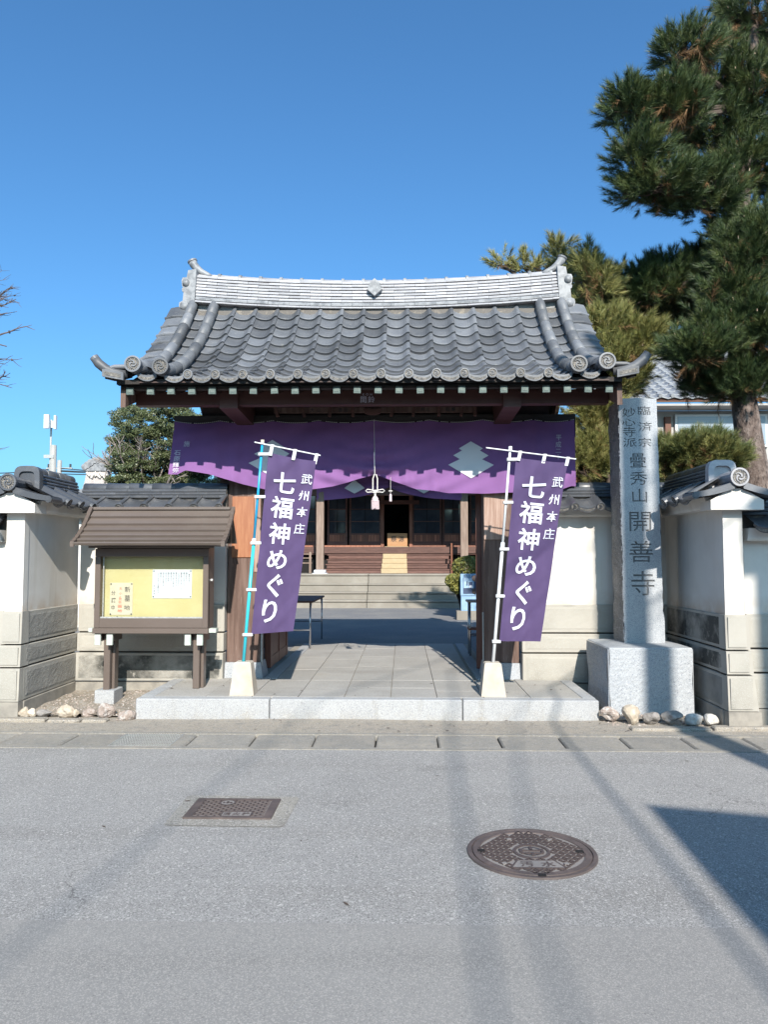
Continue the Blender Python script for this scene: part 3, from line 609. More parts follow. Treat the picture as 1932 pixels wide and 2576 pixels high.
# ---- eave timber
MB().box(-2.83,2.13,7.37,7.44,3.215,3.262).build('eave_board', M['wood_eave'], gate)
MB().box(-2.80,2.10,7.42,7.50,3.175,3.2145).build('eave_board', M['wood_eave'], gate)
for (x0,x1,dz) in ((-2.6,-1.9,0),(-1.2,-.2,-.004),(.3,.9,.002),(1.2,2.0,-.003)):
    Bx('eave_splinter', M['wood_dark'], gate, x0,x1,7.355,7.369,3.225+dz,3.238+dz)
rf = MB(); sl=.36
rl=1.9
rmesh=None
def rafter():
    mb=MB(); hw=.031; pts=[]
    for k in range(9):
        y_=7.40+k*(9.40-7.40)/8; pts.append((y_, rz(y_)-.105))
    vs=[];fs=[]
    for (y_,z_) in pts: vs += [(-hw,y_,z_-.075),(hw,y_,z_-.075),(hw,y_,z_),(-hw,y_,z_)]
    for k in range(8):
        for i in range(4): fs.append((k*4+i,k*4+(i+1)%4,(k+1)*4+(i+1)%4,(k+1)*4+i))
    fs += [(0,1,2,3),(32,33,34,35)]
    return mb.add(vs,fs)
rfm=MB().merge(rafter()).xf(Matrix.Translation((0,-7.40,-3.18))).mesh('rafter', M['wood_dark'])
capm2=MB()
capm2.box(-.034,.034,-.012,.02,-.084,-.014,0); capm2.box(-.022,.022,-.0155,-.0125,-.066,-.034,0)
for (a,b,c_,d_) in ((-.032,.032,-.030,-.024),(-.032,.032,-.078,-.071)): capm2.box(a,b,-.0135,-.0125,c_,d_,1)
for (a,b) in ((-.032,-.026),(.026,.032)): capm2.box(a,b,-.0135,-.0125,-.0705,-.0305,1)
capmm=capm2.mesh('rafter_cap',[M['verdigris'],M['verdigris_dark']])
for i in range(24):
    x_=-2.704+.205*i
    r=inst('rafter', rfm, gate, Matrix.Translation((x_,7.40,3.18-.0)))
    inst('rafter_cap', capmm, r, Matrix.Translation((x_,7.40+jit(.004),3.285-.105+.022+.0+jit(.003))) @ Matrix.Rotation(jit(.05),4,'Z') @ Matrix.Rotation(jit(.04),4,'Y'))
# rear half rafters joined
rr=MB()
for i in range(24): rr.merge(MB().merge(rafter()).xf(Matrix.Translation((-2.704+.205*i,2*Y1,0)) @ Matrix.Scale(-1,4,(0,1,0))))
tag(rr.build('rear_rafters', M['wood_dark'], gate), kind='stuff')
# eave purlins front and back
for y_ in (7.72, 2*Y1-7.84):
    MB().box(-2.758,2.09,y_,y_+.12,3.075,3.22).build('purlin', M['wood_beam'] if y_<8 else M['wood_dark'], gate)
# projecting bracket arms
for (x0,x1) in ((-1.875,-1.69),(1.016,1.195)):
    for q in (0,1):
        ya,yb=(7.66,8.62) if q==0 else (9.9,11.1)
        MB().add([(x0,ya,3.03),(x1,ya,3.03),(x1,ya,3.215),(x0,ya,3.215),(x0,yb,3.0),(x1,yb,3.0),(x1,yb,3.2149),(x0,yb,3.2149)],[(0,1,2,3),(4,5,6,7),(0,1,5,4),(1,2,6,5),(2,3,7,6),(3,0,4,7)]).build('bracket_arm', M['wood_beam'], gate)
# barge boards at the gables
for x0 in (-2.81,2.095):
    mb=MB(); vs=[];fs=[]
    for k in range(21):
        t=k/20; y_=7.43+t*(2*(Y1-7.43)); yy=Y1-abs(y_-Y1); zt=rz(yy)-.085; d=.20 if t not in (0,1) else .22
        vs += [(x0,y_,zt-d),(x0+.05,y_,zt-d),(x0+.05,y_,zt),(x0,y_,zt)]
    for k in range(20):
        for i in range(4): fs.append((k*4+i,k*4+(i+1)%4,(k+1)*4+(i+1)%4,(k+1)*4+i))
    fs += [(0,1,2,3),(80,81,82,83)]
    mb.add(vs,fs).build('barge_board', M['pillar'], gate)
# gable infill, ridge beam
for x0 in (-2.0,1.32):
    mb=MB().prism([(8.2,3.25),(10.7,3.25),(9.6,4.4),(9.3,4.4)],'x',x0,x0+.05); mb.build('gable_wall', M['wood_dark'], gate)
MB().box(-2.7,2.0,9.38,9.56,4.25,4.42).build('ridge_beam', M['wood_dark'], gate)
# pillars
for (x0,x1,nm) in ((-1.982,-1.608,'L'),(.900,1.287,'R')):
    p=MB().box(x0,x1,8.57,8.83,.34,3.06,0,.008).build('pillar', M['pillar'], gate, origin=((x0+x1)/2,8.6,.34))
    if nm=='L':
        Bx('replaced_timber', M['pillar_new'], p, -1.935,-1.685,8.556,8.58,1.512,2.20,.003); Bx('upper_timber', M['pillar_pale'], p, -1.68,-1.614,8.56,8.58,1.35,2.21)
    else:
        Bx('upper_timber', M['pillar_pale'], p, .905,1.14,8.556,8.58,1.71,2.23,.003)
    # granite base, battered
    a,b=x0-.035,x1+.045
    MB().add([(a,8.515,.17),(b,8.515,.17),(b,8.88,.17),(a,8.88,.17),(a+.03,8.54,.345),(b-.03,8.54,.345),(b-.03,8.85,.345),(a+.03,8.85,.345)],[(0,3,2,1),(4,5,6,7),(0,1,5,4),(1,2,6,5),(2,3,7,6),(3,0,4,7)]).build('pillar_base', M['granite'], gate)
    xr=(x0+.20,x1+.03) if nm=='R' else (x0+.12,x1-.05)
    Bx('rear_post', M['pillar'], gate, xr[0],xr[1],10.2,10.4,.30,3.05,.005); Bx('post_base', M['granite'], gate, xr[0]-.04,xr[1]+.04,10.16,10.44,.17,.31,.01)
    Bx('tie_beam', M['wood_dark'], gate, xr[0]+.04,xr[1]-.04,8.84,10.19,2.1,2.25); Bx('tie_beam', M['wood_dark'], gate, xr[0]+.04,xr[1]-.04,8.84,10.19,2.85,3.03)
# head beams
MB().box(-2.60,1.93,8.515,8.569,2.86,3.115).build('head_beam', M['wood_eave'], gate)
MB().box(-2.3,1.65,8.60,8.80,3.12,3.25).build('upper_beam', M['wood_dark'], gate)
MB().box(-2.3,1.65,10.2,10.4,3.055,3.2).build('rear_beam', M['wood_dark'], gate)
MB().box(-1.58,.875,8.70,8.74,2.0,2.82).build('transom_panel', M['dark_room'], gate) if False else None
# transom board with struts and pasted labels under the eave
MB().box(-1.45,.80,8.44,8.48,3.13,3.19).build('label_rail', M['pillar'], gate)
for i,x_ in enumerate([-1.42,-1.12,-.82,-.56,-.12,.12,.40,.66,.80]):
    o=MB().box(-.016,.016,-.03,.03,-.07,.09).xf(Matrix.Translation((x_,8.42,3.15)) @ Matrix.Rotation(jit(.25),4,'Y')).build('strut', M['hall_wood'], gate)
mb=MB().prism([(-.45,3.155),(-.42,3.105),(-.37,3.092),(-.31,3.092),(-.26,3.105),(-.235,3.155)],'y',8.36,8.41); mb.build('frog_leg_strut', M['hall_wood'], gate)
tx=MB(); write(tx,[('大',-1.02,3.135,.045,.045),('山',-.95,3.135,.04,.045),('吉',-.70,3.135,.045,.045),('田',-.64,3.135,.045,.045),('井',.22,3.135,.045,.045),('上',.27,3.135,.045,.045),('石',.50,3.135,.05,.045),('寿',.56,3.135,.05,.045)],lambda a,b:(a,8.437,b+.025),.02)
tx.build('pasted_labels', M['ink'], gate)
tx=MB(); write(tx,[('間',-.405,3.135,.072,.072),('鈴',-.325,3.135,.072,.072),('K',-.405,3.188,.034,.034),('O',-.367,3.188,.034,.034),('H',-.328,3.188,.034,.034)],lambda a,b:(a,7.717,b-.01),.0)
tx.build('pasted_label', M['curtain_text'], gate)
# door leaves, folded inwards
for (x0,sg) in ((-1.60,1),(.852,-1)):
    lf=MB().box(x0,x0+.05,8.88,10.20,.24,2.62).build('door_leaf', M['door_wood'], gate, origin=(x0,8.88,.24))
    for ya,yb in ((8.885,8.98),(9.50,9.60),(10.10,10.195)): Bx('stile', M['door_wood'], lf, x0-.012,x0+.062,ya,yb,.235,2.63,.003)
    for za,zb in ((.24,.36),(1.05,1.15),(1.9,2.0),(2.5,2.62)): Bx('rail', M['door_wood'], lf, x0-.008,x0+.058,8.99,10.09,za+.001,zb-.002)
    for zc in (1.27,1.12):
        if sg<0: MB().tube([(x0-.02,8.93,zc),(x0-.06,8.93,zc)],[.045,.02],10).build('iron_boss', M['iron'], lf)
    if sg<0: lf.rotation_euler.z=-.145
    Bx('door_guard', M['steel'], gate, (-1.604 if sg>0 else .885),(-1.585 if sg>0 else .897),8.60,8.64,.18,.9)

# ============================================================ CURTAIN (hung from the head beam)
bot=[(-2.49,2.425),(-2.40,2.47),(-2.134,2.425),(-1.79,2.325),(-1.50,2.262),(-1.25,2.245),(-1.0,2.268),(-.78,2.30),(-.62,2.345),(-.45,2.40),(-.315,2.445),(-.20,2.40),(-.105,2.355),(.15,2.268),(.5,2.225),(.92,2.221),(1.35,2.235),(1.77,2.268),(1.86,2.30)]
bx=[p[0] for p in bot]; bz=[p[1] for p in bot]
hooks=[-2.59,-2.07,-1.47,-.96,-.331,.29,.89,1.45,1.916]
def ctop(x_):
    for a,b in zip(hooks[:-1],hooks[1:]):
        if a<=x_<=b: t=(x_-a)/(b-a); return 3.048-.028*4*t*(1-t)
    return 3.045
def cpt(x_, t):
    zt=ctop(x_); zb=float(np.interp(x_,bx,bz)); z_=zt+(zb-zt)*t
    dc=abs(x_+.326)
    y_=8.505-.05*t-.035*math.sin(x_*5.2)*t-.014*math.sin(x_*17+t*2)*t-.007*math.sin(x_*31+math.sin(x_*4)*3)*(.25+t)-.004*math.sin(x_*9+t*19)
    # folds fan out from the gathered centre
    k=math.exp(-dc*1.6)*t**2
    y_+= .045*k*math.sin(t*26+dc*16)
    y_+= -.17*t*math.exp(-((x_+2.59)/.75)**2)+.08*t*t*math.exp(-((x_+2.40)/.07)**2)*0
    return (x_,y_,z_)
def cxz(x_,z_, off=.012):
    zt=ctop(x_); zb=float(np.interp(x_,bx,bz)); t=min(1,max(0,(z_-zt)/(zb-zt))); p=cpt(x_,t); return (p[0],p[1]-off,z_)
cur = thing('entrance_curtain', (-.34,8.49,3.04), 'wide violet curtain with white tiered diamond crests hung across the gate', 'curtain')
for a0,a1 in ((-2.59,-.328),(-.324,1.916)):
    mb=MB().grid(lambda a,b:cpt(a0+(a1-a0)*a,b), 90, 30); mb.build('cloth', M['curtain'], cur, smooth=True, recalc=False)
cr=[(0,.418),(.134,.337),(.100,.314),(.198,.258),(.125,.216),(.256,.151),(0,0)]
for cx_,zb_ in ((.757,2.39),(-1.475,2.415)):
    full=[(cx_+a*1.0,zb_+b) for a,b in cr]+[(cx_-a,zb_+b) for a,b in reversed(cr[1:-1])]
    bm=bmesh.new(); vs=[bm.verts.new((p[0],0,p[1])) for p in full]; bm.faces.new(vs)
    bm.normal_update(); bmesh.ops.triangulate(bm,faces=bm.faces)
    for _ in range(4): bmesh.ops.subdivide_edges(bm,edges=[e for e in bm.edges if e.calc_length()>.03],cuts=1,use_grid_fill=True)
    bmesh.ops.triangulate(bm,faces=bm.faces)
    bm.verts.index_update()
    mb=MB().add([cxz(v.co.x,v.co.z,.008) for v in bm.verts],[tuple(v.index for v in f.verts) for f in bm.faces]); bm.free()
    mb.build('crest', M['curtain_white'], cur, recalc=False)
tx=MB(); write(tx,[('施',-2.418,2.779,.072,.072),('石',-2.511,2.675,.078,.067),('原',-2.511,2.603,.078,.067),('輝',-2.514,2.535,.078,.067),('弥',-2.511,2.472,.074,.058)],lambda a,b:cxz(a,b,.015),.008)
write(tx,[('平',1.734,2.846,.067,.072),('成',1.729,2.768,.067,.072),('二',1.727,2.696,.067,.062),('十',1.724,2.628,.067,.062)],lambda a,b:cxz(a,b,.015),.005)
tx.build('donor_text', M['curtain_text'], cur)
# hem rope with stitches
rp=MB()
for a,b in zip(hooks[:-1],hooks[1:]):
    n=int((b-a)/.022)
    for k in range(n):
        if random.random()<.12: continue
        t0=a+(b-a)*k/n; t1=a+(b-a)*(k+.6)/n; rp.tube([(t0,8.485,ctop(t0)+.004),(t1,8.485,ctop(t1)+.004)],.0035,4)
rp.build('hanging_rope', M['rope'], cur)
# gathered cord, knot and tassel (hang from the curtain)
cord=thing('tassel_cord', (-.31,8.40,2.43), 'white braided cord with bow knot and pink tassel lifting the curtain middle', 'tassel')
MB().tube([(-.326,8.45,3.05),(-.312,8.39,2.43)],.003,5).build('cord', M['rope'], cord)
MB().tube([(-.318,8.39,2.43),(-.335,8.39,2.38),(-.335,8.39,2.26),(-.325,8.39,2.22)],.007,6).tube([(-.30,8.39,2.43),(-.285,8.39,2.38),(-.285,8.39,2.26),(-.295,8.39,2.22)],.007,6).build('cord', M['rope'], cord)
for sg in (-1,1):
    MB().tube([(-.31,8.385,2.235),(-.31+sg*.04,8.38,2.255),(-.31+sg*.085,8.38,2.262),(-.31+sg*.105,8.38,2.245),(-.31+sg*.085,8.38,2.228),(-.31+sg*.04,8.38,2.232),(-.31,8.38,2.225)],.006,6).build('bow_loop', M['rope'], cord, smooth=True)
kn=MB()
for k in range(5): a=k*2*math.pi/5; kn.tube([(-.31+.022*math.cos(a),8.37,2.235+.022*math.sin(a)),(-.31+.022*math.cos(a+2.4),8.365,2.235+.022*math.sin(a+2.4))],.006,5)
kn.build('knot', M['rope'], cord)
MB().tube([(-.31,8.38,2.215),(-.31,8.38,2.18)],.012,6).build('cord', M['rope'], cord)
mb=MB(); mb.tube([(-.31,8.38,2.185),(-.31,8.38,2.16),(-.31,8.38,2.13)],[.018,.036,.038],12)
for k in range(30):
    a=k*2*math.pi/30; r_=.034+.004*(k%2); x_=-.31+r_*math.cos(a); y_=8.38+r_*math.sin(a)*.8; mb.tube([(x_,y_,2.14),(x_+jit(.006),y_+jit(.006),2.045+jit(.008))],.0045,4)
mb.build('tassel', M['tassel'], cord)
bell=thing('small_charm', (-.14,8.3,2.36), 'small white charm on a thread right of the curtain tassel', 'charm')
MB().tube([(-.14,8.41,2.40),(-.14,8.41,2.22)],.0025,4).tube([(-.16,8.41,2.245),(-.12,8.41,2.245)],.006,5).build('thread', M['rope'], bell)
MB().tube([(-.14,8.41,2.215),(-.14,8.41,2.20),(-.14,8.41,2.13)],[.006,.014,.015],8).build('charm_body', M['tassel'], bell)

# ============================================================ NOBORI FLAGS
def nobori(px0,top,bx_,bar0,bar1,TL,TR_,BR,BL,label,cols,mat_pole,nm):
    t=thing('banner_flag', (bx_,7.48,.18), label, 'banner', 'purple pilgrimage banners before the gate')
    Y=7.5
    b=Vector((px0[0],Y,px0[1])); tp=Vector((top[0],Y,top[1])); mid=b.lerp(tp,.545)
    MB().tube([b-(tp-b)*.03,mid],.0165,10).build('lower_pole', mat_pole[0], t, smooth=True); MB().tube([mid,tp],.0125,10).build('upper_pole', mat_pole[1], t, smooth=True)
    MB().tube([mid-(tp-b)*.012,mid+(tp-b)*.012],.021,10).build('joint_collar', M['pole_white'], t)
    MB().tube([tp-Vector((0,0,.02)),tp+Vector((0,0,.018))],.019,10).build('pole_cap', M['pole_white'] if mat_pole[0]==M['pole_white'] else M['flag_base'], t)
    MB().tube([(bar0[0],Y-.018,bar0[1]),(bar1[0],Y-.03,bar1[1])],.0065,8).build('cross_bar', M['pole_white'], t)
    TLv,TRv,BRv,BLv=[Vector((p[0],Y-.025,p[1])) for p in (TL,TR_,BR,BL)]
    def fp(a,b_,off=0.0):
        p=(TLv*(1-a)+TRv*a)*(1-b_)+(BLv*(1-a)+BRv*a)*b_
        y=.010*math.sin(a*5+b_*3+nm)*a+.012*math.sin(b_*7+a*2+nm*2)*(.3+a)*.6
        # slight wrinkles from the top right tie
        y+=.009*math.sin((a*2.2+b_*6)*5)*math.exp(-b_*5)+.0050*math.sin(b_*31+a*6+nm*3)*math.sin(a*4+b_*9)+.0045*math.sin(a*17-b_*11)+.003*math.sin(b_*58+a*21)*math.sin(a*3.1)
        sag=.010*math.sin(math.pi*a)*(1-b_)
        return (p.x,p.y+y-off,p.z-sag)
    MB().grid(lambda a,b_:fp(a,b_), 30, 90).build('cloth', M['flag'], t, smooth=True, recalc=False)
    W=(TRv-TLv).length; H=(TLv-BLv).length
    tx=MB()
    for ch_,a,b_,sx,sy_ in cols:
        tx.merge(write(MB(),[(ch_,a,b_,sx,sy_)],lambda q,r_:fp(q,1-r_,.011),.019 if sx>.3 else .012))
    o=tx.build('lettering', M['flag_white'], t, recalc=False)
    # tabs: along the pole and the bar
    tb=0
    for f in (.0,.245,.50,.755,1.0):
        p=BLv.lerp(TLv,1-f) if False else TLv.lerp(BLv,f); pl=b.lerp(tp,(p.z-b.z)/(tp.z-b.z))
        zc=p.z-(.005 if f else .02); 
        MB().box(pl.x-.028,p.x+.012,Y-.034,Y+.02,zc-.014,zc+.014,0,.003).build('tab', M['flag_white2'], t, origin=(pl.x,Y,zc))
    for f in (.04,.52,.97):
        p=TLv.lerp(TRv,f); q=Vector((bar0[0],Y,bar0[1])).lerp(Vector((bar1[0],Y,bar1[1])),(p.x-bar0[0]+.02)/(bar1[0]-bar0[0]))
        MB().add([(p.x-.016,Y-.037,p.z-.03),(p.x+.016,Y-.037,p.z-.034),(q.x+.018,Y-.040,q.z+.010),(q.x-.014,Y-.040,q.z+.012)],[(0,1,2,3)]).add([(p.x-.016,Y-.02,p.z-.03),(p.x+.016,Y-.02,p.z-.034),(q.x+.018,Y-.012,q.z+.010),(q.x-.014,Y-.012,q.z+.012)],[(0,1,2,3)]).build('tab', M['flag_white2'], t, recalc=False)
    # cast base
    cx_=bx_; w0,w1=.118,.080
    MB().add([(cx_-w0,7.40,.182),(cx_+w0,7.40,.182),(cx_+w0,7.62,.182),(cx_-w0,7.62,.182),(cx_-w1,7.435,.485),(cx_+w1,7.435,.485),(cx_+w1,7.585,.485),(cx_-w1,7.585,.485),(cx_-w1+.012,7.445,.497),(cx_+w1-.012,7.445,.497),(cx_+w1-.012,7.575,.497),(cx_-w1+.012,7.575,.497)],
       [(0,3,2,1),(8,9,10,11),(0,1,5,4),(1,2,6,5),(2,3,7,6),(3,0,4,7),(4,5,9,8),(5,6,10,9),(6,7,11,10),(7,4,8,11)]).build('weight_base', M['flag_base'], t)
    return t
big=[('七',.40,.848,.50,.128),('福',.42,.708,.50,.128),('神',.43,.560,.49,.125),('め',.43,.415,.52,.125),('ぐ',.43,.268,.52,.145),('り',.38,.125,.56,.145)]
sm=[('武',.86,.888,.235,.063),('州',.85,.790,.235,.062),('本',.85,.695,.24,.062),('庄',.84,.597,.24,.064)]
nobori((-1.566,.49),(-1.40,2.66),-1.562,(-1.475,2.652),(-.817,2.515),(-1.335,2.552),(-.86,2.459),(-1.077,.793),(-1.487,.762),'purple banner on a blue and cyan pole before the left gate pillar',big+sm,(M['pole_cyan'],M['pole_blue']),0.3)
nobori((.87,.49),(1.057,2.585),.862,(.818,2.588),(1.694,2.471),(1.11,2.492),(1.611,2.436),(1.326,.70),(.93,.702),'purple banner on an all white pole before the right gate pillar',big+sm,(M['pole_white'],M['pole_white']),1.9)

# ============================================================ BOUNDARY WALLS
PB = MB().merge(pendant_mb(PITCH,.05)).xf(Matrix.Translation((0,-.004,.018)))
cop = tile_mb(.34,PITCH,.02); cop.merge(MB().merge(PB)); cop.merge(tomoe(MB(),.045,-.03,0,.004,0,1,1).xf(Matrix.Translation((PITCH*.955,0,.008))))
cop_me = cop.mesh('coping_tile', TRD)
cap_l = MB().merge(roll_seg(.27,.062,.056)).xf(Matrix.Rotation(-math.pi/2,4,'Z')).mesh('cap_tile', M['tile_dark'], smooth=True)
nosh = {}
def coping(parent, frame, L, half, ze, zr_, tile=True, phase=0.0, n0=0, noshi=3, tm=None, rr=None):
    """frame: matrix, local x along the wall, local -y the front side; ze eave height, zr_ ridge base height"""
    a=math.atan2(zr_-ze, half-.07)
    n=int(round(L/PITCH)); p=L/n
    for side in (0,1):
        for i in range(n):
            if side==0: m_=frame @ Matrix.Translation((i*p,-half,ze+.03)) @ Matrix.Diagonal((p/PITCH,1,1,1))
            else: m_=frame @ Matrix.Translation(((i+1)*p,half,ze+.03)) @ Matrix.Rotation(math.pi,4,'Z') @ Matrix.Diagonal((p/PITCH,1,1,1))
            inst('coping_tile', cop_me, parent, m_ @ Matrix.Rotation(a+jit(.01),4,'X') @ Matrix.Rotation(jit(.01),4,'Y'))
    z_=zr_+.02; R0,R1=rr if rr else (0,L)
    MB().box(R0,R1,-.075,.075,ze+.02,z_+.034*noshi-.008).xf(frame).build('coping_core', M['mortar_grey'], parent)
    for k in range(noshi):
        h=.032; hw=.105-.008*k; off=(k%2)*.13; q=R0
        while q < R1+off:
            xa=max(R0,q-off); xb=min(R1,q-off+.26); q+=.26
            if xb-xa<.02: continue
            key=(k,round(xb-xa,2))
            if key not in nosh: nosh[key]=MB().prism([(-hw-.004,.002),(-hw-.006,h*.5),(-hw+.004,h-.003),(hw-.004,h-.003),(hw+.006,h*.5),(hw+.004,.002)],'x',.001,round(xb-xa,2)-.001).mesh('ridge_slip', M['tile_dark'])
            inst('ridge_slip', nosh[key], parent, frame @ Matrix.Translation((xa,jit(.003),z_)))
        z_+=h+.002
    q=R0
    while q < R1-.02:
        inst('cap_tile', cap_l, parent, frame @ Matrix.Translation((min(q,R1-.27),0,z_+.012)) @ Matrix.Rotation(jit(.006),4,'Y')); q+=.262
    return z_
tiers=[(.995,.69),(.675,.475),(.46,.155)]
def plinth_face(parent, frame, L, zg, mats, y0=-.02, batter=.05, xin=.03):
    """plinth tiers with sunk rough fields on the front (local -y) side"""
    for ti,(zt,zb) in enumerate(tiers):
        yf=y0-batter*ti/2; th=.06
        o=MB().box(0,L,yf,yf+th+.1,zb,zt,0,.006).xf(frame).build('plinth_course', M['plinth_edge'], parent)
        n=max(1,int(round(L/1.9)))
        for k in range(n):
            xa=L*k/n+xin; xb=L*(k+1)/n-xin
            if xb-xa<.04: continue
            nx=max(2,int((xb-xa)/.03)); nz=max(2,int((zt-zb)/.03))
            amp=.0025 if mats[ti] in (M['plinth_rough'],) else .0015
            MB().grid(lambda a,b:(xa+(xb-xa)*a, yf-.003-(amp*random.random() if 0<a<1 and 0<b<1 else -.004), zb+.022+(zt-zb-.044)*b),nx,nz).xf(frame).build('rough_field', mats[ti], parent, recalc=False)
    MB().box(0,L,y0-batter-.012,y0+.12,zg,.150,0,.006).xf(frame).build('footing', M['footing'], parent)
    MB().box(.01,L-.01,y0+.025,y0+.10,zg,.99).xf(frame).build('joint_backing', M['wood_eave'], parent)
def Fr(x,y,ang): return Matrix.Translation((x,y,0)) @ Matrix.Rotation(ang,4,'Z')
def wall(name,label,frame,L,mats,zg,half=.36,ztop=1.96,ze=2.03,zr_=2.16,th=.17,group=None):
    t=thing(name, tuple((frame@Vector((L/2,.08,0)))), label, 'wall', group)
    MB().box(0,L,0,th,.985,ztop+.08,0).xf(frame).build('plaster_face', M['plaster'], t)
    plinth_face(t, frame, L, zg, mats)
    # flared plaster cornice below the tiles
    mb=MB().prism([(-.085,ztop),(-.10,ztop+.02),(-.13,ztop+.115),(th+.13,ztop+.115),(th+.10,ztop+.02),(th+.085,ztop)],'x',0,L); mb.xf(frame).build('plaster_cornice', M['plaster'], t)
    fr2=frame @ Matrix.Translation((0,th/2,0))
    coping(t, fr2, L, half, ze, zr_)
    return t
WMl=[M['plinth'],M['plinth'],M['plinth_stain']]; WMr=[M['plinth'],M['plinth'],M['plinth']]
wall('boundary_wall','white plaster wall with grey tile coping behind the notice board',Fr(-3.63,8.5,0),1.64,WMl,-.02)
wall('boundary_wall','white plaster wall section between right gate pillar and the stone monument side',Fr(1.30,8.5,0),1.66,WMr,-.02)
# side walls running to the road, with end piers
def sidewall(xf, y_end, left):
    L=8.5-y_end
    lab='white side wall with round tile end left of the notice board' if left else 'white side wall with round tile end right of the stone monument'
    if left: frame=Fr(xf,y_end,math.pi/2)   # local x -> +y, local -y -> +x
    else: frame=Fr(xf,8.5,-math.pi/2)       # local x -> -y, local -y -> -x
    t=thing('side_wall', (xf+(-.08 if left else .08),(8.5+y_end)/2,0), lab, 'wall')
    th=.17; mt=[M['plinth_rough']]*3 if left else [M['plinth_stain'],M['plinth_stain'],M['plinth_rough']]
    MB().box(0,L-.0,0,th,.985,2.04).xf(frame).build('plaster_face', M['plaster'], t)
    plinth_face(t, frame, L, -.06, mt, y0=-.012, batter=.015, xin=.035)
    MB().prism([(-.12,1.95),(-.135,1.97),(-.16,2.055),(th+.16,2.055),(th+.135,1.97),(th+.12,1.95)],'x',0,L-.001).xf(frame).build('plaster_cornice', M['plaster'], t)
    fr2=frame @ Matrix.Translation((0,th/2,0))
    coping(t, fr2 if left else fr2, L-.05 if left else L-.05, .36, 2.03, 2.20, noshi=4, rr=(.26,L-.05) if left else (0,L-.26))
    # end pier facing the road
    s=-1 if left else 1
    xi=xf; xo=xf+s*th   # inner and outer x
    sgn=lambda a: a
    def pp(i0,o0,z0,i1,o1,z1,yf0,yf1,yb,name,m_):
        MB().add([(i0,yf0,z0),(o0,yf0,z0),(o0,yb,z0),(i0,yb,z0),(i1,yf1,z1),(o1,yf1,z1),(o1,yb,z1),(i1,yb,z1)],[(0,3,2,1),(4,5,6,7),(0,1,5,4),(1,2,6,5),(2,3,7,6),(3,0,4,7)]).build(name, m_, t)
    ye=y_end
    pp(xi-s*.004,xo,.99,xi-s*.004,xo,1.96,ye-.012,ye-.012,ye+.08,'pier_plaster',M['plaster'])
    wid=[(.20,.215),(.215,.235),(.235,.265)]
    for k,(zt,zb) in enumerate(tiers):
        i_=xi-s*.018-s*.004*k
        pp(i_,i_+s*wid[k][1],zb,i_,i_+s*wid[k][0],zt,ye-.045-.02*k,ye-.035-.02*k,ye+.1,'pier_course',M['plinth_edge'])
        w_=wid[k][0]-.04; MB().box(min(i_+s*.02,i_+s*(.02+w_)),max(i_+s*.02,i_+s*(.02+w_)),ye-.053-.02*k,ye-.02,zb+.02,zt-.02).build('rough_field', M['plinth'], t)
    pp(xi-s*.03,xi+s*.265,-.08,xi-s*.03,xi+s*.255,.15,ye-.10,ye-.095,ye+.1,'pier_footing',M['footing'])
    # gable cap
    cx_=xf+s*th/2; yc=ye-.12
    gp=[(cx_-.235,1.935),(cx_+.235,1.935),(cx_+.235,2.02),(cx_+.12,2.085),(cx_+.03,2.125),(cx_-.03,2.125),(cx_-.12,2.085),(cx_-.235,2.02)]
    MB().prism(gp,'y',yc,ye+.12).build('gable_cap', M['plaster'], t)
    # verge tiles: curved slabs either side
    for q in (-1,1):
        def vf(a,b_):
            xx=cx_+q*(.04+.36*a); zz=2.185-.15*a+.035*a*a*1.6
            return (xx, yc-.045+.22*b_, zz+(.0))
        mb=MB(); mb.grid(vf,8,1)
        mb.grid(lambda a,b_:(vf(a,0)[0],vf(a,0)[1],vf(a,0)[2]-.065*b_*(1-.25*a)),8,1); mb.grid(lambda a,b_:(vf(a,b_)[0],vf(a,b_)[1],vf(a,b_)[2]-.05),8,1)
        e0=vf(1,0); mb.tube([(e0[0]-q*.02,yc-.04,e0[2]-.03),(e0[0]-q*.02,yc+.20,e0[2]-.03)],.034,8)
        mb.build('verge_tile', M['tile_dark'] if left else M['tile'], t, recalc=False)
    d=tomoe(MB(),.082,-.05,0,.006,16,1,1); d.tube([(0,-.03,0),(0,.30,.0)],.066,14)
    inst('end_disk', d.mesh('end_disk', [M['tile_dark'],M['tile_recess']] if left else [M['tile_pale'],M['tile_recess']]), t, Matrix.Translation((cx_,yc-.02,2.222)))
    # arched back plate with arch recess
    arc_o=[]; arc_i=[]
    hw=.13
    for k in range(13):
        a=math.pi*k/12; ex=math.copysign(abs(math.cos(a))**.5,math.cos(a)); ez=abs(math.sin(a))**.5
        arc_o.append((cx_+hw*ex,2.27+.150*ez)); arc_i.append((cx_+hw*.62*ex,2.27+.095*ez))
    base=[(cx_-hw,2.14),(cx_+hw,2.14)]
    MB().prism(base+arc_o,'y',ye+.20,ye+.255).build('arch_plate', M['tile_dark'] if left else M['tile_pale'], t)
    rim=MB()
    for k in range(12):
        for (A,B_,yy) in ((arc_o,arc_i,ye+.175),):
            rim.add([(A[k][0],yy,A[k][1]),(A[k+1][0],yy,A[k+1][1]),(B_[k+1][0],yy,B_[k+1][1]),(B_[k][0],yy,B_[k][1]),(A[k][0],ye+.2,A[k][1]),(A[k+1][0],ye+.2,A[k+1][1]),(B_[k+1][0],ye+.2,B_[k+1][1]),(B_[k][0],ye+.2,B_[k][1])],[(0,1,2,3),(0,1,5,4),(3,2,6,7)])
    for q in (-1,1):
        rim.box(min(cx_+q*hw,cx_+q*hw*.62),max(cx_+q*hw,cx_+q*hw*.62),ye+.175,ye+.1995,2.14,2.27)
    rim.build('arch_rim', M['tile_dark'] if left else M['tile_pale'], t)
    return t
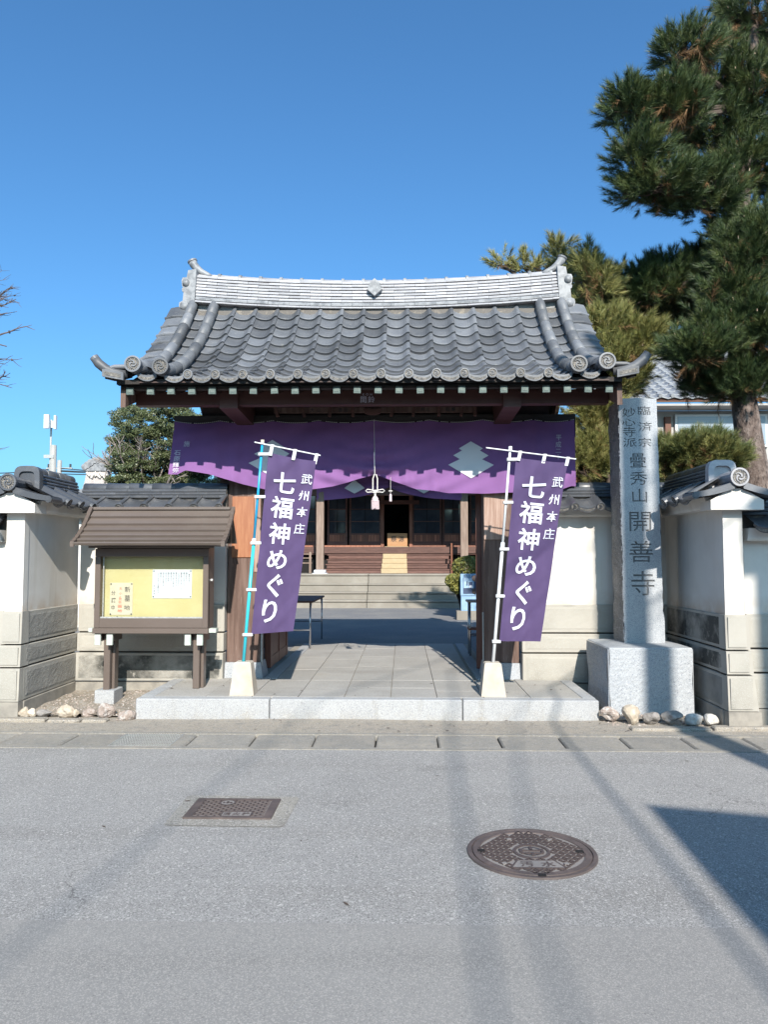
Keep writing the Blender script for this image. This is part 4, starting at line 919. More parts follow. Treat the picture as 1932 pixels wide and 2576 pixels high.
sidewall(-3.655, 7.27, True)
sidewall(2.895, 6.98, False)
# lower street walls beyond the piers
for (x0,L,lab) in ((-9.0,5.12,'low white street wall running left past the left pier'),(3.125,6.0,'low white street wall running right past the right pier')):
    y_=7.36 if x0<0 else 7.10
    wall('street_wall', lab, Fr(x0,y_,0), L, [M['plinth']]*3, -.06, half=.30, ztop=1.66, ze=1.76, zr_=1.88)

# ============================================================ STONE MONUMENT
mon=thing('stone_monument', (2.4,7.9,.05), 'tall engraved granite name pillar on a square granite block', 'monument')
def rough_box(x0,x1,y0,y1,z0,z1,tx0,tx1,seed,amp,n=14,nz=40):
    rnd=random.Random(seed); mb=MB()
    def X0(z_): return x0+(tx0-x0)*(z_-z0)/(z1-z0)
    def X1(z_): return x1+(tx1-x1)*(z_-z0)/(z1-z0)
    ph=[rnd.uniform(0,6) for _ in range(8)]
    def nz_(a,b,k): return amp*(math.sin(a*9+ph[k])*.4+math.sin(a*23+b*3+ph[k+1])*.35+math.sin(a*47+b*9+ph[k+2])*.25+rnd.uniform(-.35,.35))
    def edge(z_,k): return abs(nz_(z_,0,k))
    L=MB().grid(lambda a,b:(X0(z0+(z1-z0)*b)+(0 if a in (0,) and 0 else nz_(z0+(z1-z0)*b,a,0)*.8),y0+(y1-y0)*a,z0+(z1-z0)*b),n,nz,1)
    Rr=MB().grid(lambda a,b:(X1(z0+(z1-z0)*b)+nz_(z0+(z1-z0)*b,a,3)*.8,y0+(y1-y0)*a,z0+(z1-z0)*b),n,nz,1)
    return L,Rr,X0,X1
# shaft: smooth carved front plate, rough sides
zb_,zt_=.645,3.145; yf=7.85
xl=lambda z_: 2.238+(2.222-2.238)*(z_-zb_)/(zt_-zb_); xr_=lambda z_: 2.640+(2.618-2.640)*(z_-zb_)/(zt_-zb_)
cu=bpy.data.curves.new('mon','CURVE'); cu.dimensions='2D'; cu.fill_mode='BOTH'; cu.extrude=.006
rn=random.Random(3); rect=[]
K=46
for k in range(K+1):
    z_=zb_+(zt_-zb_)*k/K; rect.append((xr_(z_)+rn.uniform(-.006,.001)+(.012 if z_<.95 else 0),z_))
for k in range(5): 
    f=k/4; rect.append((xr_(zt_)-(xr_(zt_)-xl(zt_))*(.1+.8*f),zt_+.006*math.sin(f*3.1)+rn.uniform(-.002,.002)))
for k in range(K+1):
    z_=zt_-(zt_-zb_)*k/K; rect.append((xl(z_)+rn.uniform(-.001,.008),z_))
sp=cu.splines.new('POLY'); sp.points.add(len(rect)-1); sp.use_cyclic_u=True
for p_,q in zip(sp.points,rect): p_.co=(q[0],q[1],0,1)
def put_ch(ch_,cx_,cz_,sx,sz):
    for s_ in glyph_splines(ch_):
        s2=cu.splines.new('BEZIER'); s2.bezier_points.add(len(s_)-1); s2.use_cyclic_u=True; s2.resolution_u=2
        for bp_,(co,hl,hr) in zip(s2.bezier_points,s_):
            f=lambda c_: (cx_+c_[0]*sx, cz_+(c_[1]-.08)*sz, 0)
            bp_.handle_left_type='FREE'; bp_.handle_right_type='FREE'
            bp_.co=f(co); bp_.handle_left=f(hl); bp_.handle_right=f(hr)
def zc(v): return at(1610,v,7.85).z
def xc(u): return at(u,1300,7.85).x
for ch_,u_,v_,s1,s2 in [('臨',1626.5,1033,.145,.100),('済',1629,1073,.150,.100),('宗',1627,1113,.145,.100),
    ('妙',1588,1037,.150,.105),('心',1587,1062,.150,.085),('寺',1588,1086,.150,.110),('派',1589,1113,.150,.100),
    ('疊',1608.5,1158,.185,.165),('秀',1609.5,1203,.190,.150),('山',1611,1247,.190,.155),
    ('開',1611,1311,.265,.225),('善',1612,1388,.265,.235),('寺',1615,1468,.265,.270)]:
    put_ch(ch_, xc(u_), zc(v_), s1, s2)
co_=bpy.data.objects.new('mon',cu); COL.objects.link(co_)
dg=bpy.context.evaluated_depsgraph_get(); me=bpy.data.meshes.new_from_object(co_.evaluated_get(dg)); bpy.data.objects.remove(co_)
me.transform(Matrix.Translation((0,yf+.006,0)) @ Matrix.Rotation(math.pi/2,4,'X')); me.transform(Matrix.Translation(-wl(mon)))
me.materials.clear(); me.materials.append(M['granite'])
o=bpy.data.objects.new('carved_face', me); COL.objects.link(o); o.parent=mon; WL[o.name]=wl(mon)
MB().add([(xl(zb_)+.006,yf+.0125,zb_),(xr_(zb_)-.006,yf+.0125,zb_),(xr_(zt_)-.006,yf+.0125,zt_-.004),(xl(zt_)+.006,yf+.0125,zt_-.004)],[(0,1,2,3)]).build('letter_recess', M['carve'], mon)
L_,R_,_,_=rough_box(2.242,2.638,yf+.012,8.23,zb_,zt_-.01,2.226,2.615,5,.012,10,60)
L_.merge(R_); L_.add([(2.225,yf+.01,zt_-.012),(2.617,yf+.01,zt_-.012),(2.617,8.23,zt_-.03),(2.225,8.23,zt_-.05)],[(0,1,2,3)]); L_.add([(2.242,8.23,zb_),(2.638,8.23,zb_),(2.617,8.23,zt_-.02),(2.225,8.23,zt_-.05)],[(0,1,2,3)])
L_.build('shaft', M['granite_dark'], mon, recalc=False)
rn=random.Random(11); chp=MB()
for k in range(70):
    z_=rn.uniform(zb_,zt_-.1); w_=rn.uniform(.004,.014); h_=rn.uniform(.01,.045)
    x_=xl(z_)-.0; chp.add([(x_-.003,yf+.001,z_),(x_+.004,yf-.0008,z_+h_*.5),(x_-.003,yf+.004,z_+h_),(x_-.006,yf+w_*2.2,z_+h_*.5)],[(0,1,2),(0,2,3)])
tag(chp.build('chipped_edge', M['tile_pale'], mon), kind='stuff')
# base block
bz0,bz1=.0,.648
bl=MB(); rn=random.Random(4)
def bface(fn,nu,nv,amp,ax,mi=0):
    def f(a,b):
        p=list(fn(a,b)); e=min(a,1-a,b,1-b)
        p[ax]+=rn.uniform(-amp,amp)*(1 if e>0 else 0); return tuple(p)
    bl.grid(f,nu,nv,mi)
bx0,bx1,by0,by1=1.955,2.765,7.41,8.22
bface(lambda a,b:(bx0+.012+(bx1-bx0-.024)*a+.006*math.sin(b*9),by0,bz0+(bz1-bz0-.012)*b),40,30,.0022,1)
bface(lambda a,b:(bx0+.01*math.sin(b*7+a*5),by0+.012+(by1-by0)*a,bz0+(bz1-bz0-.012)*b),30,24,.006,0,1)
bface(lambda a,b:(bx1+.008*math.sin(b*8+a*4),by0+.012+(by1-by0)*a,bz0+(bz1-bz0-.012)*b),30,24,.006,0,1)
bface(lambda a,b:(bx0+.010+(bx1-bx0-.020)*a,by0+.010+(by1-by0)*b,bz1),20,20,.001,2)
bl.add([(bx0+.012,by0,bz1-.012),(bx1-.012,by0,bz1-.012),(bx1-.010,by0+.010,bz1),(bx0+.010,by0+.010,bz1)],[(0,1,2,3)])
bl.add([(bx0,by0+.012,bz1-.012),(bx0,by1,bz1-.012),(bx0+.01,by1,bz1),(bx0+.010,by0+.010,bz1)],[(0,1,2,3)]).add([(bx1,by0+.012,bz1-.012),(bx1,by1,bz1-.012),(bx1-.01,by1,bz1),(bx1-.010,by0+.010,bz1)],[(0,1,2,3)])
bl.add([(bx0+.012,by0,bz0),(bx0,by0+.012,bz0),(bx0,by0+.012,bz1-.012),(bx0+.012,by0,bz1-.012)],[(0,1,2,3)]).add([(bx1-.012,by0,bz0),(bx1,by0+.012,bz0),(bx1,by0+.012,bz1-.012),(bx1-.012,by0,bz1-.012)],[(0,1,2,3)])
bl.build('base_block', [M['granite'],M['granite']], mon, recalc=False)

# ============================================================ NOTICE BOARD
nb=thing('notice_board', (-2.55,7.85,.05), 'brown metal framed notice board with small curved roof and yellow panel', 'notice board')
def roofp(t): # concave roof profile from eave (0) to top (1)
    y_=7.44+.44*t; return (y_, 1.635+.30*t*.62+.30*t*t*.62)
NP=6
for k in range(NP):
    a=roofp(k/NP); b=roofp((k+1)/NP); th=.012
    xa=-3.262+.010*k*.5; xb=-1.772-.010*k*.5
    MB().add([(xa,a[0]+.004,a[1]-.006),(xb,a[0]+.004,a[1]-.006),(xb,a[0]-.012,a[1]+.016),(xa,a[0]-.012,a[1]+.016),(xa,a[0]+.004,a[1]+.026),(xb,a[0]+.004,a[1]+.026),(xb,b[0]+.006,b[1]-.004),(xa,b[0]+.006,b[1]-.004)],
       [(0,1,2,3),(3,2,5,4),(4,5,6,7),(0,4,7),(1,5,6)]).build('roof_sheet', M['brown_roof'], nb, recalc=False)
tz=roofp(1)
MB().box(-3.24,-1.80,tz[0]-.02,tz[0]+.07,tz[1]-.002,tz[1]+.03,0,.006).build('roof_ridge', M['brown_roof'], nb)
MB().add([(-3.2,7.40,1.63),(-1.83,7.40,1.63),(-1.83,8.20,1.63),(-3.2,8.20,1.63)],[(0,1,2,3)]).build('soffit', M['brown_metal'], nb, recalc=False)
MB().add([(-3.24,tz[0]+.07,tz[1]+.02),(-1.80,tz[0]+.07,tz[1]+.02),(-1.80,8.22,1.66),(-3.24,8.22,1.66)],[(0,1,2,3)]).build('roof_sheet', M['brown_roof'], nb, recalc=False)
for sg,xx in ((-1,-3.262),(1,-1.772)):
    mb=MB(); P_=[roofp(k/8) for k in range(9)]
    for k in range(8):
        a,b=P_[k],P_[k+1]; x0,x1=(xx-.022,xx+.016) if sg<0 else (xx-.016,xx+.022)
        mb.add([(x0,a[0]-.01,a[1]-.018),(x1,a[0]-.01,a[1]-.018),(x1,b[0],b[1]-.018),(x0,b[0],b[1]-.018),(x0,a[0]-.01,a[1]+.034),(x1,a[0]-.01,a[1]+.034),(x1,b[0],b[1]+.032),(x0,b[0],b[1]+.032)],[(0,1,5,4),(4,5,6,7),(1,2,6,5),(0,3,7,4),(2,3,7,6)])
    mb.build('verge_trim', M['brown_metal'], nb)
# gable triangle closing under the roof
for x0 in (-3.16,-1.92): MB().prism([(7.62,1.63),(8.08,1.63),(7.95,1.86),(7.82,1.84)],'x',x0,x0+.02).build('gable_plate', M['brown_metal'], nb)
# cabinet
fx0,fx1,fy=-3.135,-1.975,7.70
cab=MB().box(fx0,fx1,7.90,7.93,.80,1.62).box(fx0,fx0+.012,7.74,7.90,.80,1.62).box(fx1-.012,fx1,7.74,7.90,.80,1.62).build('cabinet', M['brown_metal'], nb, origin=(-2.55,7.9,.8))
Bx('frame_rail', M['brown_metal'], nb, fx0,fx1,7.695,7.76,1.52,1.60,.003)
Bx('frame_rail', M['brown_metal'], nb, fx0+.04,fx1-.04,7.70,7.75,.80,.895,.003)
Bx('frame_rail', M['brown_metal'], nb, fx0-.01,fx1+.01,7.68,7.80,.745,.798,.003)
Bx('frame_rail', M['brown_metal'], nb, fx0-.06,fx1+.06,7.66,7.70,1.606,1.628,.003)
Bx('frame_stile', M['brown_metal'], nb, fx0,fx0+.055,7.695,7.76,.80,1.5195,.003)
Bx('frame_stile', M['brown_metal'], nb, fx1-.055,fx1,7.695,7.76,.80,1.5195,.003)
Bx('display_panel', M['board'], nb, fx0+.056,fx1-.056,7.775,7.79,.86,1.52)
Bx('sliding_track', M['steel'], nb, fx0+.056,fx1-.056,7.715,7.73,.896,.91)
Bx('glass_edge', M['steel'], nb, fx0+.075,fx0+.083,7.72,7.73,.91,1.519)
gm_=bpy.data.materials.new('display_glass'); gm_.use_nodes=True; nn=gm_.node_tree.nodes; ll=gm_.node_tree.links
tr=nn.new('ShaderNodeBsdfTransparent'); tr.inputs[0].default_value=(.97,.985,.98,1); gl=nn.new('ShaderNodeBsdfGlossy'); gl.inputs['Roughness'].default_value=.02
fz=nn.new('ShaderNodeFresnel'); mxs=nn.new('ShaderNodeMixShader'); ll.new(fz.outputs[0],mxs.inputs[0]); ll.new(tr.outputs[0],mxs.inputs[1]); ll.new(gl.outputs[0],mxs.inputs[2]); ll.new(mxs.outputs[0],nn['Material Output'].inputs[0])
MB().box(fx0+.07,fx1-.07,7.722,7.726,.91,1.519).build('glass_pane', gm_, nb)
# legs, cross arms and pale caps
for lx,zf in ((-3.035,.16),(-2.115,.18)):
    lg=Bx('leg', M['brown_metal'], nb, lx-.033,lx+.033,7.80,7.90,zf,.744,.004)
    Bx('leg_web', M['brown_metal'], nb, lx+.034,lx+.062,7.86,7.96,zf,.744,.003)
    for q,dx in ((0,-.095),(1,.028)):
        Bx('bracket', M['brown_metal'], nb, lx+dx+.008,lx+dx+.055,7.735,8.0,.66,.735,.003)
        Bx('bracket_cap', M['pale_cap'], nb, lx+dx,lx+dx+.062,7.705,7.735,.625,.742,.003)
for x0,x1 in ((fx0-.075,fx0-.011),(fx1+.012,fx1+.085)): Bx('rail_cap', M['pale_cap'], nb, x0,x1,7.70 if x0>-3 else 7.74,7.80,.752,.795,.003)
Bx('foot_block', M['kerbstone'], nb, -3.135,-2.935,7.75,8.0,.0,.165,.006)
# papers
pa=Bx('paper_notice', M['paper'], nb, -2.568,-2.163,7.770,7.7745,1.095,1.387); 
MB().box(-3.005,-2.770,7.770,7.7745,.925,1.253).build('paper_notice', M['paper_cream'], nb)
KX=1.0;OX,OZ=-.024,-.021
tx=MB(); write(tx,[('新',-2.800,1.205,.060,.062),('墓',-2.800,1.115,.062,.07),('地',-2.803,1.02,.066,.055),('分',-2.945,1.17,.045,.05),('譲',-2.942,1.095,.050,.055),('中',-2.946,1.02,.042,.055)],lambda a,b:(a*KX+OX,7.769,b+OZ),.005); tx.build('handwriting', M['ink'], nb)
tx=MB(); write(tx,[('大',-2.87,1.215,.034,.036),('小',-2.87,1.165,.032,.032),('各',-2.872,1.118,.036,.034),('区',-2.874,1.078,.034,.030),('画',-2.876,1.034,.050,.036),('地',-2.876,.988,.052,.034)],lambda a,b:(a*KX+OX,7.769,b+OZ),.012); tx.build('handwriting', M['ink_red'], nb)
lines=['春がきたら','春がきたら','春のうたをうたう','春を待つようなこころ','ともすずむまえに','春のたまたらふれ','春のひかりの町よう','春がきたら','春だけが待つ','ほどうきがそうと','咲けるとき知らす','春はめぐりに','いろいろのうたを歌われる']
OX,OZ=-.026,-.038
tx=MB(); xx=-2.165
for i,s in enumerate(lines):
    zz=1.372 if i==0 else 1.388
    for ch_ in s:
        write(tx,[(ch_,xx,zz,.017,.017)],lambda a,b:(a*KX+OX,7.769,b+OZ),.012); zz-=.0178
    xx-=.0265
zz=1.26
for ch_ in '坂村真民': write(tx,[(ch_,-2.522,zz,.019,.02)],lambda a,b:(a*KX+OX,7.769,b+OZ)); zz-=.027
tx.build('handwriting', M['ink'], nb)
pn=MB()
for (a,b) in ((-2.53,1.41),(-2.15,1.41),(-2.53,1.15),(-2.15,1.15),(-2.97,1.262),(-2.757,1.262),(-2.97,.957),(-2.757,.957),(-2.96,.925),(-2.93,.915),(-2.915,.918),(-2.90,.93),(-2.885,.92)): pn.tube([(a-.024,7.769,b-(.022 if a<-2.7 else .038)),(a-.024,7.762,b-(.022 if a<-2.7 else .038))],.0065,6)
pn.build('push_pins', M['pin'], nb)
MB().tube([(fx1+.001,7.8,1.28),(fx1+.02,7.8,1.28)],.012,8).build('lock_knob', M['white_frame'], nb)

# ============================================================ ROCKS
def rock(u,v,w,h,y,m,label,seed,box=False):
    p=at(u,v,y); s=y/1920; rx,rz_=w*s/2,h*s/2; ry=(rx+rz_)*.5
    bm=bmesh.new(); bmesh.ops.create_icosphere(bm,subdivisions=3,radius=1); rn=random.Random(seed)
    ax=[Vector((rn.uniform(-1,1),rn.uniform(-1,1),rn.uniform(-1,1))).normalized() for _ in range(9)]; am=[rn.uniform(.06,.20) for _ in ax]
    for vv in bm.verts:
        n=vv.co.normalized(); d=1
        for a,k in zip(ax,am): d-=k*max(0,n.dot(a)-.55)*4
        d+=.06*math.sin(n.x*7+seed)*math.sin(n.y*6+seed)*math.sin(n.z*8)+rn.uniform(-.012,.012)
        if box: d*=1/max(abs(n.x)**.8,abs(n.y)**.8,abs(n.z)**.8)**.55*.86
        vv.co=n*d
    mb=MB().add([(p.x+q.co.x*rx*1.04,y+q.co.y*ry,max(p.z+q.co.z*rz_*1.05,-.03)) for q in bm.verts],[tuple(x.index for x in f.verts) for f in bm.faces] if (bm.verts.index_update() or True) else []); bm.free()
    o=mb.build('rock', M[m], smooth=False); tag(o,label,'rock','rocks along the bed edges'); return o
for i,(u,v,w,h,y,m,l,bxx) in enumerate([
 (60,1792,34,30,7.22,'rock_pale','cream jagged rock leaning on the left pier foot',0),(80,1793,26,24,7.22,'rock_pale','small tan rock second from the left pier',0),
 (114,1794,46,22,7.24,'rock_grey','flat dark grey rock in the left row of rocks',0),(166,1788,58,38,7.24,'rock_pale','largest smooth cream boulder in the left row',0),
 (191,1793,18,22,7.2,'rock_pale','little round pebble beside the smooth cream boulder',0),(222,1793,40,24,7.3,'rock_rough','low crumbly rock before the notice board foot block',0),
 (268,1789,44,50,7.25,'rock_rough','upright knobbly rock below the notice board left leg',0),(318,1796,46,36,7.22,'rock_rough','rough white speckled rock touching the platform left corner',0),
 (1535,1797,54,38,7.16,'rock_rough','brown rock touching the platform right corner',0),(1590,1799,56,52,7.08,'rock_pale','large tan egg shaped rock before the monument',0),
 (1641,1805,44,40,7.06,'rock_grey','grey brown rock right of the tan egg shaped rock',0),(1692,1806,58,36,7.04,'rock_grey','dark grey rock in the middle of the pole shadow',0),
 (1748,1810,52,38,7.0,'rock_white','square whitish rock below the monument right corner',1),(1793,1808,44,36,7.02,'rock_white','pale boxy rock touching the right pier',1)]):
    rock(u,v,w,h,y,m,l,i+20,bxx)
# loose gravel on the beds
gv=MB(); rn=random.Random(9)
for k in range(900):
    if rn.random()<.62: x_,y_=rn.uniform(-3.6,-2.56),rn.uniform(7.1,8.4)
    else: x_,y_=rn.uniform(1.85,2.9),rn.uniform(7.02,7.4)
    s=rn.uniform(.004,.013); z_=bedz(x_,y_)+.0 if y_>7.26 else .0
    gv.add([(x_-s,y_-s*.6,z_-.002),(x_+s,y_-s*.5,z_-.002),(x_+s*.3,y_+s,z_-.002),(x_,y_,z_+s*.9)],[(0,1,3),(1,2,3),(2,0,3)])
tag(gv.build('gravel', M['rock_rough']), 'pale loose gravel scattered over the earth beds', 'gravel', kind='stuff')

# ============================================================ MANHOLE, HYDRANT COVER, GRATE
mh=thing('manhole_cover', (.633,4.01,0), 'round brown cast iron sewer cover in the road', 'manhole cover')
def disc(mb,r,z,n=48,mi=0,cx=.633,cy=4.01): mb.add([(cx+r*math.cos(t),cy+r*math.sin(t),z) for t in np.linspace(0,2*math.pi,n,endpoint=False)],[tuple(range(n))],mi)
def ringz(mb,r0,r1,z0,z1,n=48,mi=0,cx=.633,cy=4.01):
    T=np.linspace(0,2*math.pi,n,endpoint=False)
    mb.add([(cx+r0*math.cos(t),cy+r0*math.sin(t),z0) for t in T]+[(cx+r1*math.cos(t),cy+r1*math.sin(t),z1) for t in T],[(i,(i+1)%n,(i+1)%n+n,i+n) for i in range(n)],mi)
mb=MB(); ringz(mb,.352,.350,.001,.010); ringz(mb,.350,.328,.010,.010); ringz(mb,.328,.326,.010,.003); ringz(mb,.326,.322,.003,.003); ringz(mb,.322,.320,.003,.011); ringz(mb,.320,.284,.011,.011); ringz(mb,.284,.282,.011,.005)
mb.build('frame_ring', M['iron'], mh, recalc=False)
mb=MB(); disc(mb,.352,.0015); mb.build('gap_ring', M['dark_room'], mh, recalc=False)
mb=MB(); disc(mb,.2935,.0052); mb.build('cover_plate', M['iron_gap'], mh, recalc=False)
rb=MB(); c_=.633; cy=4.01
def rib(mb,x0,y0,x1,y1,w,z1,z0=.0052):
    d=Vector((x1-x0,y1-y0,0)); n=Vector((-d.y,d.x,0)).normalized()*w/2
    a=Vector((x0,y0,0)); b=Vector((x1,y1,0)); q=[a-n,b-n,b+n,a+n]
    mb.add([(p.x,p.y,z0) for p in q]+[(p.x,p.y,z1) for p in q],[(4,5,6,7),(0,1,5,4),(1,2,6,5),(2,3,7,6),(3,0,4,7)])
px,py=.0585,.0390
for i in range(-6,7):
    for j in range(-9,10):
        X=c_+i*px*1.0+(px/2 if j%2 else 0); Yc=cy+j*py/1.0
        r=math.hypot(X-c_,Yc-cy)
        if r>.281 or r<.108: continue
        if Yc<cy-.125 and Yc>cy-.222 and abs(X-c_)<.135: continue
        # curved lozenge outline
        a,b=px*.36,py*.62
        q=[(X-a,Yc),(X-a*.35,Yc+b*.55),(X,Yc+b),(X+a*.35,Yc+b*.55),(X+a,Yc),(X+a*.35,Yc-b*.55),(X,Yc-b),(X-a*.35,Yc-b*.55)]
        for k in range(8):
            s_=q[k]; e_=q[(k+1)%8]
            rib(rb,s_[0],s_[1],e_[0],e_[1],.0075,.011)
rb.build('tread_pattern', M['iron_pol'], mh, recalc=False)
em=MB(); ringz(em,.085,.085,.005,.012,32); ringz(em,.085,.100,.012,.012,32); ringz(em,.100,.102,.012,.005,32); em.build('emblem_ring', M['iron_pol'], mh, recalc=False)
em=MB(); ringz(em,.052,.060,.0115,.0115,24); rib(em,c_,cy-.06,c_,cy-.03,.014,.0125); rib(em,c_,cy+.008,c_,cy+.062,.016,.0125); rib(em,c_-.058,cy-.02,c_-.058,cy+.03,.016,.0125); rib(em,c_+.058,cy-.02,c_+.058,cy+.03,.016,.0125); rib(em,c_-.05,cy+.01,c_+.05,cy+.01,.010,.0125); rib(em,c_-.06,cy-.028,c_+.06,cy-.028,.011,.0125)
em.build('emblem', M['iron_pol'], mh, recalc=False)
pl=MB().add([(c_-.135,cy-.225,.0115),(c_+.135,cy-.225,.0115),(c_+.095,cy-.135,.0115),(c_-.095,cy-.135,.0115)],[(0,1,2,3)]); pl.build('name_plate', M['iron_gap'], mh, recalc=False)
for a,b in (((-.135,-.225),(.135,-.225)),((.135,-.225),(.095,-.135)),((.095,-.135),(-.095,-.135)),((-.095,-.135),(-.135,-.225))):
    pass
fr_=MB(); Q=[(-.14,-.228),(.14,-.228),(.098,-.131),(-.098,-.131)]
for k in range(4): rib(fr_,c_+Q[k][0],cy+Q[k][1],c_+Q[(k+1)%4][0],cy+Q[(k+1)%4][1],.008,.0125)
fr_.build('plate_frame', M['iron_pol'], mh, recalc=False)
for q_ in (('汚',c_-.055,cy-.182,.072,.072),('水',c_+.055,cy-.182,.076,.072)): write(MB(),[],None).merge(write(MB(),[q_],lambda a,b:(a,b,.0128),.022)).build('lettering', M['iron_pol'], mh, recalc=False)
for a,b in ((-.10,.17),(.13,.17),(-.17,-.17),(.155,-.17)): MB().tube([(c_+a,cy+b,.006),(c_+a,cy+b,.0125)],.014,8).build('stud', M['iron_gap'], mh)
for a,b in ((-.275,0),(.262,-.0),(0,-.318)): MB().box(c_+a-.02,c_+a+.02,cy+b-.016,cy+b+.016,.004,.0128).build('lift_slot', M['dark_room'], mh)

mh.scale=(.935,.935,1); mh.location.x+=.02
hy=thing('hydrant_cover', (-1.015,4.64,0), 'rectangular brown iron fire hydrant cover in a concrete surround', 'hydrant cover')
x0,x1,y0,y1=-1.272,-.766,4.465,4.81
MB().box(x0,x1,y0,y1,-.02,.008).build('plate', M['iron_gap'], hy)
fr_=MB()
for (a,b,c2,d) in ((x0-.004,x1+.004,y0-.004,y0+.022),(x0-.004,x1+.004,y1-.022,y1+.004)): fr_.box(a,b,c2,d,0,.014)
for (a,b) in ((x0-.004,x0+.045),(x1-.045,x1+.004)): fr_.box(a,b,y0+.022,y1-.022,0,.0138)
fr_.build('frame', M['iron'], hy)
rb=MB(); rows=12; rh=(y1-y0-.05)/rows
for j in range(rows+1):
    yy=y0+.025+rh*j; rib(rb,x0+.05,yy,x1-.05,yy,.0065,.012,.008)
for j in range(rows):
    k=0; xx=x0+.05+(.0 if j%2 else .024)
    while xx<x1-.05:
        yy=y0+.025+rh*j; rib(rb,xx,yy,xx,yy+rh,.010,.012,.008); xx+=.048
rb.build('brick_tread', M['iron_pol'], hy, recalc=False)
MB().box(-1.06,-.895,4.495,4.565,.008,.0125).build('name_plate', M['iron_gap'], hy)
fr_=MB()
for k,(a,b) in enumerate([((-1.065,4.49),(-.89,4.49)),((-.89,4.49),(-.89,4.57)),((-.89,4.57),(-1.065,4.57)),((-1.065,4.57),(-1.065,4.49))]): rib(fr_,a[0],a[1],b[0],b[1],.008,.0135)
fr_.build('plate_frame', M['iron_pol'], hy, recalc=False)
tx=MB(); write(tx,[('消',-1.033,4.53,.046,.055),('火',-.978,4.53,.046,.055),('栓',-.922,4.53,.046,.055)],lambda a,b:(a,b,.0138),.025); tx.build('lettering', M['iron_pol'], hy, recalc=False)
em=MB(); disc(em,.050,.0128,24,0,-1.075,4.735); em.build('emblem_plate', M['iron_gap'], hy, recalc=False)
em=MB(); ringz(em,.040,.050,.0135,.0135,24,0,-1.075,4.735); rib(em,-1.105,4.728,-1.045,4.728,.008,.0135); rib(em,-1.075,4.715,-1.075,4.76,.010,.0135); rib(em,-1.098,4.72,-1.098,4.745,.008,.0135); rib(em,-1.052,4.72,-1.052,4.745,.008,.0135); rib(em,-1.085,4.75,-1.055,4.735,.008,.0135)
em.build('emblem', M['iron_pol'], hy, recalc=False)
gr=thing('drain_grate', (-2.125,6.38,0), 'galvanised steel drain grate set in the gutter line', 'grate')
mb=MB()
for k in range(9): yy=6.175+k*.05; mb.box(-2.37,-1.885,yy-.003,yy+.003,-.045,.002)
mb.build('bearing_bars', M['steel'], gr)
for k in range(24):
    xx=-2.36+k*.0205; o=MB().box(xx-.0028,xx+.0028,6.168,6.588,-.012,.004).build('cross_bar', M['steel'], gr)
Bx('grate_frame', M['steel'], gr, -2.378,-2.371,6.16,6.59,-.04,.003); Bx('grate_frame', M['steel'], gr, -1.884,-1.877,6.16,6.59,-.04,.003)

# ============================================================ COURTYARD THINGS
def table(label,x0,x1,y0,y1,zt,mtop,shelf=None,name='folding_table'):
    t=thing(name, ((x0+x1)/2,(y0+y1)/2,.16), label, 'table')
    Bx('table_top', mtop, t, x0,x1,y0,y1,zt-.03,zt,.006)
    for (lx,ly) in ((x0+.04,y0+.05),(x1-.04,y0+.05),(x0+.04,y1-.05),(x1-.04,y1-.05)):
        MB().tube([(lx,ly,.155),(lx,ly,zt-.03)],.0125,8).build('leg', M['chrome'], t, smooth=True)
    for ly in (y0+.05,y1-.05): MB().tube([(x0+.04,ly,.45),(x1-.04,ly,.45)],.009,6).build('stretcher', M['chrome'], t)
    for ly,s in ((y0+.05,1),(y1-.05,-1)): MB().tube([(x1-.04,ly,zt-.22),(x1-.04,ly+s*.18,zt-.03)],.006,6).build('brace', M['chrome'], t)
    if shelf: Bx('shelf', M['rust'], t, x0+.02,x1-.02,y0+.02,y1-.02,shelf-.02,shelf)
    return t
table('brown topped folding table with chrome legs just inside the gate left',-2.0,-1.33,11.2,12.9,.88,M['hall_wood'])
table('pale metal framed stand with rusty shelf just inside the gate right',0.87,1.5,10.46,10.78,.93,M['steel'],.55,'display_stand')
sb=thing('poster_stand', (1.66,18.3,.16), 'blue painted poster stand beside the round shrub', 'sign')
x0=1.38
Bx('cabinet', M['blue_paint'], sb, x0,x0+.62,18.25,18.45,.62,1.135,.004)
Bx('lower_panel', M['blue_paint'], sb, x0+.01,x0+.61,18.27,18.44,.26,.615,.004)
Bx('plinth', M['steps'], sb, x0-.10,x0+.7,18.2,18.5,.04,.26,.01)
Bx('window', M['blue_dark'], sb, x0+.06,x0+.56,18.243,18.252,.665,1.045)
Bx('poster', M['poster'], sb, x0+.075,x0+.295,18.238,18.243,.80,1.035); Bx('mullion', M['blue_paint'], sb, x0+.305,x0+.315,18.236,18.243,.665,1.045)
MB().box(x0+.14,x0+.17,18.233,18.238,.86,.96).box(x0+.19,x0+.28,18.233,18.238,.85,.94).build('poster_print', M['blue_dark'], sb)
MB().box(x0+.21,x0+.27,18.232,18.2329,.805,.86).build('poster_print', M['paper'], sb)
tx=MB(); write(tx,[(c,x0+.09+.062*i,1.088,.058,.06) for i,c in enumerate('ほんじょうかるた')],lambda a,b:(a,18.246,b),.02); tx.build('lettering', M['blue_dark'], sb)
sb.location=(1.521,16.946,.259); sb.scale=(.926,.926,.926)
